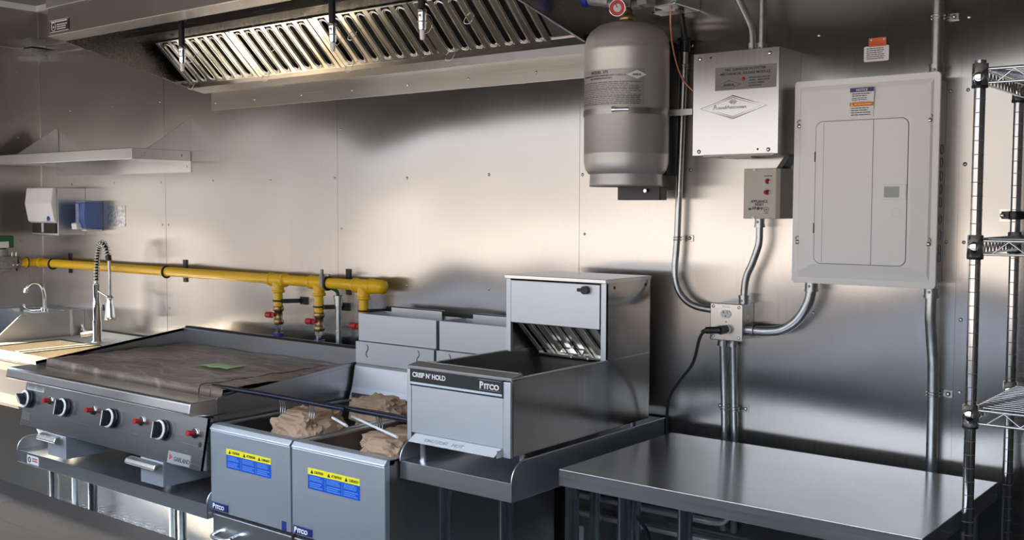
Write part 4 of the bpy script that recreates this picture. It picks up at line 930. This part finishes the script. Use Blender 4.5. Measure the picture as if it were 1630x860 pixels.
dm.add(vs, [(2 * k, 2 * k + 2, 2 * k + 3, 2 * k + 1) for k in range(12)], True); dmo = dm.build('label_diamond', 'lbl_white', lb)
tank_text('ANSUL', .0085, 1.971, .80, 'lbl_black', .0003)
curved(MB(), -.86, -.80, 1.955, 1.97, .001).build('label_mark', 'lbl_black', lb)
bd = curved(MB(), -1.5, 1.75, 1.862, 1.880, .0022, 40); bd.box(KX + KR * .9, -1.545, -.152, -.147, 1.862, 1.880)
bd.build('clamp_band', 'steel_dark', t)
MB().cyl((KX + .045, KY - KR - .012, 1.872), (KX + .085, KY - KR + .006, 1.872), .006, 10).cyl((KX + .04, KY - KR - .014, 1.872), (KX + .05, KY - KR - .010, 1.872), .0095, 6).build('clamp_bolt', 'chrome', t)
MB().box(KX - .07, KX + .06, -.062, 0, 1.69, 2.10).box(KX - .065, KX + .04, -.11, -.06, 1.64, 1.72).box(KX - .065, KX + .085, KY + .06, -.10, 1.612, 1.651).box(KX - .065, KX + .085, KY + .055, KY + .06, 1.612, 1.66).build('wall_bracket', 'black_steel', t, .002)
MB().cyl((KX + .04, KY + .055, 1.640), (KX + .04, KY + .045, 1.640), .006, 6).build('bracket_bolt', 'chrome', t)

t = thing('actuation_box', 'small grey steel box at the top edge beside the tank valve', 'electrical box', (-1.64, -.10, 2.176))
MB().box(-1.685, -1.605, -.15, 0, 2.190, 2.28).build('case', 'galv', t, .003)
MB().box(-1.682, -1.604, -.156, -.10, 2.170, 2.176).box(-1.682, -1.676, -.156, -.15, 2.170, 2.20).dome((-1.61, -.15, 2.195), .005, 'y', -1, .6, 8).build('cover_lip', 'galv', t)
tag(MB().tube(smooth_path([(-1.622, -.14, 2.30), (-1.626, -.14, 2.20), (-1.631, -.135, 2.13), (-1.624, -.125, 2.05), (-1.60, -.115, 1.975), (-1.56, -.105, 1.93), (-1.543, -.10, 1.922)], 6), .0032, 8).build('copper_tube', 'copper'), 'thin copper tube curving down to the steel release box', 'tube')

# ------------------------------------------------------------------ conduits on the wall
def strap(par, x, z, r, y, side=1, w_=.030):
    s_ = MB().tube(arc((x, y, z), r + .0015, 0, 2 * pi, 20, 'xy'), .0022, 6).tube(arc((x, y, z - .008), r + .0015, 0, 2 * pi, 20, 'xy'), .0022, 6)
    xa, xb = (x + r, x + r + w_) if side > 0 else (x - r - w_, x - r)
    s_.box(xa, xb, -.004, 0, z - .013, z + .006); s_.dome(((xa + xb) / 2 + .003 * side, -.004, z - .003), .0065, 'y', -1, .7, 10)
    return s_.build('strap', 'screw', par, .0008)
def connector(par, x, y, z, r, up=1):
    return MB().cyl((x, y, z), (x, y, z + .022 * up), r + .004, 16).cyl((x, y, z + .018 * up), (x, y, z + .026 * up), r + .006, 8).dome((x, y - r - .003, z + .01 * up), .004, 'y', -1, .8, 8).build('connector', 'galv', par)
def conduit(name, label, pts, r, flex=None):
    t = thing('conduit', label, 'conduit', pts[0], 'conduits on the wall')
    MB().tube(pts, r, 16).build('tube', 'galv', t); return t
R1 = .0105
p = [(-1.640, -.032, 2.075), (-1.650, -.030, 1.80), (-1.659, -.030, 1.50)] + [(-1.663, -.031, 1.44)] + smooth_path([(-1.665, -.032, 1.41), (-1.662, -.034, 1.37), (-1.645, -.038, 1.328), (-1.612, -.042, 1.298), (-1.57, -.045, 1.284), (-1.513, -.046, 1.279)], 6)
t = conduit('c', 'tall conduit from beside the tank curving into the left of the outlet box', p, R1)
strap(t, -1.6585, 1.497, R1, -.030); strap(t, -1.6425, 2.026, R1, -.032)
MB().cyl((-1.640, -.032, 2.065), (-1.639, -.032, 2.105), R1 + .005, 10).cyl((-1.639, -.032, 2.10), (-1.639, -.032, 2.108), R1 + .013, 16).build('connector', 'black_steel', t)
fx = [(-1.639 - .02 * (k / 40), -.034 - .02 * (k / 40), 2.105 + .17 * k / 40) for k in range(41)]
MB().tube(fx, [R1 * (.85 + .22 * (k % 2)) for k in range(41)], 12).build('flexible_sleeve', 'black_steel', t)
p = [(-1.376, -.045, 1.565), (-1.376, -.045, 1.53)] + smooth_path([(-1.376, -.045, 1.50), (-1.380, -.045, 1.475), (-1.398, -.045, 1.425), (-1.414, -.045, 1.39), (-1.421, -.045, 1.355), (-1.423, -.045, 1.303)], 6)
t = conduit('c', 'short S-bend conduit between the beige reset box and the outlet box', p, R1)
connector(t, -1.376, -.045, 1.558, R1, -1); connector(t, -1.423, -.045, 1.304, R1, 1)
RB = .0148
p = [(-1.211, -.05, 1.385)] + smooth_path([(-1.211, -.05, 1.36), (-1.222, -.05, 1.315), (-1.252, -.05, 1.268), (-1.295, -.05, 1.238), (-1.345, -.05, 1.228), (-1.41, -.05, 1.228)], 7)
t = conduit('c', 'thick curved conduit from the electrical panel into the right of the outlet box', p, RB)
MB().cyl((-1.41, -.05, 1.228), (-1.383, -.05, 1.228), RB + .003, 14).cyl((-1.39, -.05, 1.228), (-1.383, -.05, 1.228), RB + .006, 8).build('connector', 'galv', t); connector(t, -1.211, -.05, 1.378, RB, -1)
for i, x in enumerate((-1.498, -1.464)):
    t = conduit('c', ('left' if i == 0 else 'right') + ' one of the two parallel conduits dropping from the outlet box behind the table', [(x, -.03, 1.20), (x + (.006 if i == 0 else .004), -.025, 1.0), (x + .008, -.022, .874), (x + .008, -.022, .60)], R1)
    connector(t, x, -.03, 1.197, R1, -1); strap(t, x + .007, .984, R1, -.025, 1 if i else -1, .024)
p = [(-.882, -.045, 1.40), (-.882, -.045, 1.33)] + smooth_path([(-.882, -.045, 1.30), (-.879, -.038, 1.24), (-.876, -.03, 1.18)], 5) + [(-.876, -.025, 1.1), (-.875, -.022, .60)]
t = conduit('c', 'thick conduit from the right bottom of the electrical panel down behind the table', p, RB)
strap(t, -.876, 1.096, RB, -.026); connector(t, -.882, -.045, 1.378, RB, -1)
t = conduit('c', 'thick conduit rising from the top right of the electrical panel', [(-.887, -.032, 1.935), (-.887, -.03, ZC)], RB)
strap(t, -.887, 2.096, RB, -.03); connector(t, -.887, -.032, 1.943, RB, 1)
p = [(-1.392, -.08, 2.035), (-1.392, -.08, 2.075)] + smooth_path([(-1.392, -.08, 2.09), (-1.397, -.08, 2.112), (-1.412, -.08, 2.145), (-1.44, -.08, 2.20), (-1.48, -.08, 2.28)], 5)
t = conduit('c', 'bent conduit entering the top of the steel release box', p, R1); connector(t, -1.392, -.08, 2.037, R1, 1)
t = conduit('c', 'straight conduit entering the top of the steel release box', [(-1.366, -.072, 2.035), (-1.366, -.072, ZC)], R1); connector(t, -1.366, -.072, 2.037, R1, 1)

# ------------------------------------------------------------------ release module
AX0, AX1, AZ0, AZ1 = -1.544, -1.276, 1.741, 2.037
t = thing('release_module', 'steel fire suppression release box with embossed diamond on its cover', 'control box', ((AX0 + AX1) / 2, -.075, AZ0))
MB().box(AX0 + .002, AX1 - .001, -.146, 0, AZ0 + .003, AZ1).build('case', 'steel_v', t, .001)
cv = brushed('cover_steel', (.60, .58, .565), .2, 'Z', wav=.002, wscale=4, brush=.000002, var=.02); M['cover'] = cv
co = MB().box(AX0, AX1, -.150, -.146, AZ0, AZ1).build('cover', 'cover', t, .001)
sc = MB()
for x, z in ((AX0 + .022, AZ1 - .016), (AX1 - .028, AZ1 - .016), (AX0 + .022, AZ0 + .012), (AX1 - .028, AZ0 + .012)): sc.dome((x, -.150, z), .0062, 'y', -1, .7, 12)
sc.build('cover_screws', 'chrome', co)
hl = MB()
for x, z in ((AX0 + .057, AZ1 - .014), (AX1 - .06, AZ0 + .014)): hl.disc((x, -.1503, z), .003)
hl.build('pin_holes', 'void', co)
np_ = part(MB().box(-1.472, -1.284, -.1512, -.150, 1.926, 1.992).build('name_plate', 'lbl_grey', co), 'grey printed name plate')
lettering('plate_lettering', 'FIRE SUPPRESSION SYSTEM', .0108, (-1.378, -.1515, 1.9795), 'lbl_black', np_, .0001, align='CENTER', sx=.98); lettering('plate_lettering', 'MECHANICAL RELEASE MODULE', .0108, (-1.378, -.1515, 1.968), 'lbl_black', np_, .0001, align='CENTER', sx=.98)
for k, s_ in enumerate(('SYSTEM DISCHARGED', 'WHEN    INDICATOR', 'IS FULLY VISIBLE', 'IN WINDOW')): lettering('plate_lettering', s_, .0066, (-1.366, -.1515, 1.955 - k * .0075), 'lbl_black', np_)
MB().tube([(-1.465, -.1514, 1.941), (-1.428, -.1514, 1.9285), (-1.391, -.1514, 1.941), (-1.428, -.1514, 1.9535)], .0007, 6, closed=True).build('plate_diamond', 'lbl_black', np_)
lettering('plate_lettering', 'ANSUL', .0095, (-1.428, -.1515, 1.9375), 'lbl_black', np_, .0004, align='CENTER', sx=1.2)
MB().lathe([(.0055, -.1512), (.0045, -.1535), (.0005, -.154)], (-1.383, 0, 1.955), 16, 'y').build('indicator', 'red', np_)
MB().prism([(-1.432, 1.949), (-1.424, 1.949), (-1.428, 1.953)], 'y', -.1518, -.1512).build('flame_mark', 'lbl_red', np_)
em = MB(); dv = [(-1.520, 1.877), (-1.415, 1.845), (-1.312, 1.877), (-1.415, 1.909)]
em.tube([(x, -.1505, z) for x, z in dv], .0022, 8, closed=True); cxd, czd = -1.416, 1.877
em.tube([(cxd + (x - cxd) * .84, -.1503, czd + (z - czd) * .84) for x, z in dv], .0012, 6, closed=True)
for a in (-60, -35, -12, 12, 35, 60):
    aa = radians(a); em.tube([(cxd + .004 * sin(aa), -.1505, 1.886), (cxd + .014 * sin(aa), -.151, 1.887 + .013 * cos(aa))], .0013, 6)
em.build('embossed_diamond', 'cover', co)
lettering('embossed_lettering', 'A', .020, (-1.478, -.1506, 1.873), 'lbl_silver', co, .0004, ext=.0006); lettering('embossed_lettering', 'nsulAutoman', .0128, (-1.462, -.1506, 1.873), 'lbl_silver', co, .0003, sx=1.3, ext=.0006)
MB().box(AX0 + .035, AX1 - .012, -.150, -.02, AZ0 - .004, AZ0 + .003).box(AX0 + .09, AX1 - .09, -.13, -.05, AZ0 - .008, AZ0 - .003).build('bottom_tray', 'beige', t, .001)
tag(MB().prism([(-1.300, AZ0 - .001), (-1.280, AZ0 - .001), (-1.306, 1.7035), (-1.326, 1.7035)], 'y', -.05, -.012).build('joining_bracket', 'black_steel', None, .002), 'short dark slanted piece joining the release box and the beige reset box', 'bracket')

t = thing('appliance_reset_box', 'beige appliance reset box with two red lights below the release box', 'control box', (-1.35, -.045, 1.558))
MB().prism([(-1.407, -.09), (-1.307, -.09), (-1.297, -.080), (-1.297, 0), (-1.407, 0)], 'z', 1.558, 1.703).build('case', 'beige', t, .002)
sc = MB()
for x, z in ((-1.372, 1.699), (-1.374, 1.562)): sc.box(x - .004, x + .004, -.0945, -.088, z - .003, z + .003)
sc.build('cover_screws', 'lbl_white', t)
for z, nm in ((1.6655, 'power_light'), (1.634, 'reset_button')):
    b = MB().lathe([(.0085, -.09), (.0085, -.0925), (.0065, -.093)], (-1.332, 0, z), 20, 'y').build(nm, 'chrome', t)
    if nm == 'power_light': MB().lathe([(.0062, -.092), (.0058, -.096), (.0005, -.0985)], (-1.332, 0, z), 20, 'y').build('lens', 'red', b)
    else: MB().lathe([(.0062, -.092), (.0058, -.102), (.0005, -.104)], (-1.333, 0, z), 20, 'y').build('button_cap', 'redpaint', b)
lettering('case_lettering', 'POWER ON', .0046, (-1.331, -.0905, 1.679), 'lbl_black', t, .0001, align='CENTER'); lettering('case_lettering', 'APPLIANCE', .0105, (-1.3575, -.0905, 1.6045), 'lbl_black', t, .0002, align='CENTER', sx=1.0)
lettering('case_lettering', 'RESET', .0105, (-1.3565, -.0905, 1.5955), 'lbl_black', t, .0002, align='CENTER', sx=1.0); lettering('case_lettering', 'Heiser', .0125, (-1.379, -.0905, 1.5845), 'lbl_black', t, .0005, shear=.25)
lg = MB().tube(arc((-1.335, -.0905, 1.5845), .0072, 0, 2 * pi, 20, 'xz'), .0006, 6).box(-1.341, -1.329, -.0908, -.0900, 1.573, 1.5745)
for k in range(4):
    aa = radians(-60 + 40 * k); lg.tube([(-1.386, -.0905, 1.583), (-1.386 + .006 * sin(aa), -.0905, 1.583 + .007 * cos(aa))], .0011, 6)
lg.build('case_mark', 'lbl_dark', t); lettering('case_lettering', 'UL', .0065, (-1.335, -.0905, 1.582), 'lbl_dark', t, .0002, align='CENTER')

# ------------------------------------------------------------------ outlet box and cord
t = thing('outlet_box', 'galvanised outlet box with double socket where the conduits meet', 'outlet', (-1.46, -.04, 1.197))
MB().box(-1.513, -1.411, -.076, 0, 1.197, 1.303).build('box', 'galv', t, .003)
cv = MB().box(-1.515, -1.409, -.081, -.076, 1.194, 1.305).build('cover', 'screw', t, .003)
sc = MB()
for x in (-1.504, -1.420):
    for z in (1.205, 1.295): sc.dome((x, -.081, z), .005, 'y', -1, .6, 10)
sc.dome((-1.462, -.081, 1.2505), .0028, 'y', -1, .6, 8); sc.build('cover_screws', 'chrome', cv)
for z in (1.274, 1.228):
    o = MB(); pts = [(-1.462 + .0165 * cos(a) * 1.0, z + .0135 * max(-.85, min(.85, sin(a)))) for a in [2 * pi * k / 32 for k in range(32)]]
    o.prism(pts, 'y', -.0845, -.080); sk = o.build('socket', 'lbl_white', t, .001)
    MB().box(-1.4695, -1.4675, -.0849, -.0843, z + .001, z + .008).box(-1.457, -1.455, -.0849, -.0843, z + .002, z + .008).box(-1.4695, -1.4655, -.0849, -.0843, z + .004, z + .0055).cyl((-1.462, -.0849, z - .006), (-1.462, -.0843, z - .006), .0022, 10).build('slots', 'void', sk)
ko = MB()
for z in (1.265,): ko.tube([(-1.4108, -.04 + .012 * cos(a), z + .012 * sin(a)) for a in [2 * pi * k / 20 for k in range(20)]], .0008, 6, closed=True)
ko.build('knockout', 'screw', t); MB().box(-1.474, -1.45, -.0813, -.081, 1.293, 1.298).build('embossed_mark', 'galv', cv)
t = thing('power_cord', 'black power cord plugged into the outlet box, hanging down behind the crisping station', 'power cord', (-1.50, -.10, 1.0))
MB().cyl((-1.462, -.085, 1.228), (-1.464, -.112, 1.228), .0135, 12).cyl((-1.464, -.108, 1.228), (-1.508, -.118, 1.225), .0105, 12).cyl((-1.508, -.118, 1.225), (-1.520, -.118, 1.218), .007, 10).build('plug', 'black', t, .001)
MB().tube(smooth_path([(-1.510, -.118, 1.224), (-1.53, -.115, 1.20), (-1.56, -.10, 1.12), (-1.61, -.09, 1.06), (-1.645, -.085, 1.01), (-1.658, -.08, .965), (-1.664, -.070, .92), (-1.668, -.062, .86), (-1.67, -.06, .76)], 6), .0048, 10).build('cable', 'cord', t)

# ------------------------------------------------------------------ electrical panel
EX0, EX1, EZ0, EZ1 = -1.252, -.856, 1.379, 1.942
t = thing('electrical_panel', 'pale grey electrical panel with notice sticker and closed door', 'electrical panel', ((EX0 + EX1) / 2, -.05, EZ0))
bx = MB().box(EX0 + .022, EX1 - .012, -.088, 0, EZ0 + .014, EZ1 - .016).build('enclosure', 'panel_box', t, .003)
ko = MB()
for z in (1.71, 1.745, 1.675, 1.64, 1.605, 1.56, 1.52, 1.48, 1.46):
    for y in (-.032, ):
        ko.tube([(EX1 - .0115, y + .011 * cos(a), z + .0125 * sin(a)) for a in [2 * pi * k / 18 for k in range(18)]], .0009, 6, closed=True)
ko.build('knockouts', 'gap', bx)
def rings(mb, seq):
    vs = []; n = 4
    for ins, y in seq: vs += [(EX0 + ins, y, EZ0 + ins), (EX1 - ins, y, EZ0 + ins), (EX1 - ins, y, EZ1 - ins), (EX0 + ins, y, EZ1 - ins)]
    fs = []
    for i in range(len(seq) - 1):
        for k in range(4): fs.append((i * 4 + k, i * 4 + (k + 1) % 4, i * 4 + 4 + (k + 1) % 4, i * 4 + 4 + k))
    fs.append(tuple(range(len(vs) - 4, len(vs)))); fs.append((3, 2, 1, 0))
    return mb.add(vs, fs)
def roundrect(x0, x1, z0, z1, r, n=6):
    out = []
    for cx, cz, a0 in ((x1 - r, z1 - r, 0), (x0 + r, z1 - r, pi / 2), (x0 + r, z0 + r, pi), (x1 - r, z0 + r, 1.5 * pi)):
        out += [(cx + r * cos(a0 + pi / 2 * k / n), cz + r * sin(a0 + pi / 2 * k / n)) for k in range(n + 1)]
    return out
cov = MB().prism(roundrect(EX0, EX1, EZ0, EZ1, .010), 'y', -.096, -.086)
vs = []
for (ix, izb, izt), y in (((.016, .016, .016), -.0958), ((.022, .034, .03), -.1005), ((.066, .055, .113), -.108)):
    vs += [(EX0 + ix, y, EZ0 + izb), (EX1 - ix, y, EZ0 + izb), (EX1 - ix, y, EZ1 - izt), (EX0 + ix, y, EZ1 - izt)]
fs = [(i * 4 + k, i * 4 + (k + 1) % 4, i * 4 + 4 + (k + 1) % 4, i * 4 + 4 + k) for i in range(2) for k in range(4)] + [(8, 9, 10, 11)]
cov.add(vs, fs)
cover = cov.build('trim_cover', 'panel', t, .0015)
dz0, dz1, dx0, dx1 = 1.437, 1.826, -1.182, -.931
MB().prism(roundrect(dx0 - .0016, dx1 + .0016, dz0 - .0016, dz1 + .0016, .020), 'y', -.1084, -.106).build('door_gap', 'gap', cover)
door = MB().prism(roundrect(dx0, dx1, dz0, dz1, .019), 'y', -.1098, -.106).build('door', 'panel', t, .001)
MB().box(-1.0232, -1.0216, -.1101, -.1097, dz0, dz1).box(-1.160, -1.1592, -.1100, -.1097, dz0 + .002, dz1 - .003).build('door_crease', 'gap', door)
lt = MB().box(-.997, -.932, -.1118, -.1095, 1.612, 1.653).build('door_latch', 'panel', door, .002)
part(MB().box(-.990, -.950, -.1123, -.1117, 1.618, 1.647).build('latch_grip', 'latch', lt), 'greenish grey latch grip')
for z in (1.731, 1.534): MB().box(-1.1855, -1.1815, -.1104, -.1075, z - .014, z + .014).build('hinge', 'lbl_dark', door)
MB().tube([(-.958 + .011 * cos(a), -.1096, 1.579 + .011 * sin(a)) for a in [2 * pi * k / 24 for k in range(24)]], .0008, 6, closed=True).build('embossed_ring', 'panel', door)
for x, z in ((-1.236, 1.822), (-.880, 1.822), (-1.235, 1.498), (-.876, 1.500)):
    s_ = MB().dome((x, -.0985, z - .004), .0068, 'y', -1, .6, 12).build('cover_screw', 'screw', t)
    MB().tube(arc((x, -.0985, z + .006), .006, -.5, pi + .5, 12, 'xz'), .0012, 6).build('screw_keyhole', 'gap', s_)
ns = part(MB().box(-1.089, -1.024, -.1090, -.100, 1.833, 1.912).build('notice_sticker', 'lbl_white', t), 'white notice sticker with blue and orange bands')
MB().box(-1.089, -1.024, -.1095, -.1088, 1.901, 1.912).build('blue_band', 'lbl_navy', ns); MB().box(-1.089, -1.024, -.1095, -.1088, 1.863, 1.873).build('orange_band', 'lbl_orange', ns)
lettering('sticker_lettering', 'NOTICE', .0085, (-1.0565, -.1098, 1.9035), 'lbl_white', ns, .0002, align='CENTER')
tl = MB(); textlines(tl, -1.083, -1.03, 1.888, 1.899, 2, -.1090, 51, .45); textlines(tl, -1.083, -1.03, 1.878, 1.887, 2, -.1090, 52, .45); textlines(tl, -1.085, -1.028, 1.837, 1.861, 4, -.1090, 53, .4); tl.build('sticker_print', 'lbl_dark', ns)
tl = MB(); textlines(tl, -1.08, -1.03, 1.8735, 1.8765, 1, -.1090, 55, .4); tl.build('sticker_print', 'lbl_red', ns)
tl = MB(); textlines(tl, -1.076, -1.028, 1.865, 1.871, 1, -.1095, 57, .5).prism([(-1.087, 1.8645), (-1.079, 1.8645), (-1.083, 1.8715)], 'y', -.1098, -.1094); tl.build('band_print', 'lbl_yellow', ns)

tagp = MB().prism(roundrect(-1.0935, -1.0245, 1.994, 2.036, .004), 'y', -.0016, 0).build('inspection_tag', 'lbl_white')
tag(tagp, 'white paper tag with orange top on the wall above the electrical panel', 'sticker')
ob = part(MB().box(-1.080, -1.032, -.0020, -.0012, 2.034, 2.058).build('orange_tab', 'lbl_orange', tagp), 'orange top')
tl = MB(); textlines(tl, -1.086, -1.032, 1.999, 2.032, 6, -.0016, 61, .42); tl.build('tag_print', 'lbl_dark', tagp)
MB().disc((-1.0735, -.0022, 2.0525), .0022).disc((-1.0385, -.0022, 2.0525), .0022).build('pin_hole', 'lbl_white', ob)
tl = MB(); textlines(tl, -1.077, -1.035, 2.037, 2.047, 2, -.0020, 62, .4); tl.build('tab_print', 'lbl_red', ob)

# ------------------------------------------------------------------ wire shelving
PX0, PX1, QY0, QY1 = -.6655, .26, -.45, -.05
t = thing('wire_shelving', 'chrome wire shelving unit with ringed posts at the right edge', 'shelving', ((PX0 + PX1) / 2, -.25, 0))
for x, y in ((PX0, QY0), (PX0 - .013, QY1), (PX1, QY0), (PX1, QY1)):
    pm = MB().cyl((x, y, .012), (x, y, 1.915), .0122, 24)
    z = .03; pm.cur = 1
    while z < 1.905:
        pm.lathe([(.01205, z), (.01245, z + .0001), (.01245, z + .0017), (.01205, z + .0018)], (x, y, 0), 20, 'z', False); z += .0305
    pm.cur = 0; pm.lathe([(.0005, 0), (.016, 0), (.016, .012), (.012, .016)], (x, y, 0), 14).build('post', ['post_chrome', 'gap'], t)
for zt in (1.896, 1.518, 1.138, .20):
    sh = MB(); zb = zt - .030
    for z in (zt, zb):
        for y in (QY0 + .004, QY1 - .004): sh.tube([(PX0 + .012, y, z), (PX1 - .012, y, z)], .0030, 8)
        for x in (PX0, PX1): sh.tube([(x, QY0 + .012, z), (x, QY1 - .012, z)], .0030, 8)
    for y in (QY0 + .004, QY1 - .004):
        zz = [(PX0 + .035 + k * .034, y, zb + .002 if k % 2 == 0 else zt - .002) for k in range(26)]; sh.tube(zz, .0020, 6)
    for x in (PX0, PX1):
        sh.tube([(x, QY0 + .03 + k * .0145, zb + .002 if k % 2 else zt - .002) for k in range(24)], .0020, 6)
    fr_ = sh.build('shelf_truss', 'chrome', t)
    mt = MB()
    for k in range(15): mt.tube([(PX0 + .004, QY0 + .022 + k * .0255, zt + .004), (PX1 - .004, QY0 + .022 + k * .0255, zt + .004)], .0021, 6)
    for x in (PX0 + .22, PX0 + .46, PX0 + .70): mt.tube([(x, QY0 + .01, zt), (x, QY1 - .01, zt)], .0028, 6)
    part(mt.build('shelf_wires', 'chrome', fr_), 'parallel deck wires')
    for x, y in ((PX0, QY0), (PX0 - .013 * 1, QY1), (PX1, QY0), (PX1, QY1)):
        MB().lathe([(.0125, zb - .008), (.0178, zb - .006), (.0166, zt + .012), (.0125, zt + .013)], (x, y, 0), 24).build('corner_collar', 'chrome', fr_)
        MB().lathe([(.0125, zb - .012), (.0172, zb - .011), (.0178, zb - .006), (.0125, zb - .006)], (x, y, 0), 24).build('collar_sleeve', 'black', fr_)
t2 = thing('pipe_clamp', 'dark clamp holding the rear shelving post to the wall', 'clamp', (-.68, -.03, 1.57))
MB().lathe([(.0135, 1.562), (.017, 1.563), (.017, 1.582), (.0135, 1.583)], (PX0 - .013, QY1, 0), 20).box(PX0 - .05, PX0 + .02, -.036, -.030, 1.563, 1.582).box(PX0 - .05, PX0 - .044, -.036, 0, 1.563, 1.582).build('clamp_arm', 'black_steel', t2, .001)
MB().box(PX0 - .062, PX0 - .034, -.004, 0, 1.556, 1.588).build('clamp_tab', 'screw', t2)
MB().dome((PX0 - .047, -.036, 1.572), .007, 'y', -1, .6, 10).build('clamp_bolt', 'chrome', t2)

# ------------------------------------------------------------------ counter under the serving window
t = thing('serving_counter', 'dark steel serving counter in the foreground below the window', 'counter', (-2.3, -2.0, .87))
MB().box(-4.55, .1, YF + .008, -1.712, .917, .920).box(-4.55, .1, -1.715, -1.712, .885, .920).box(-4.55, .1, -1.73, -1.715, .885, .888).build('countertop', 'counter', t, .001)
MB().box(-4.5, -4.4, YF + .008, -1.80, .70, .917).box(-2.3, -2.2, YF + .008, -1.80, .70, .917).build('bracket', 'galv', t)
vs = []
edge = [(-2.60, -1.775), (-2.52, -1.778), (-2.45, -1.772), (-2.395, -1.772), (-2.362, -1.785), (-2.375, -1.805), (-2.405, -1.815), (-2.385, -1.832), (-2.35, -1.845), (-2.315, -1.88), (-2.25, -1.96), (-2.2, -2.2), (-2.9, -2.2), (-2.9, -1.80)]
o = MB().prism(edge, 'z', .9204, .9209).build('protective_film', 'plastic_film')
tag(o, 'torn edge of clear protective film on the foreground counter', 'film')
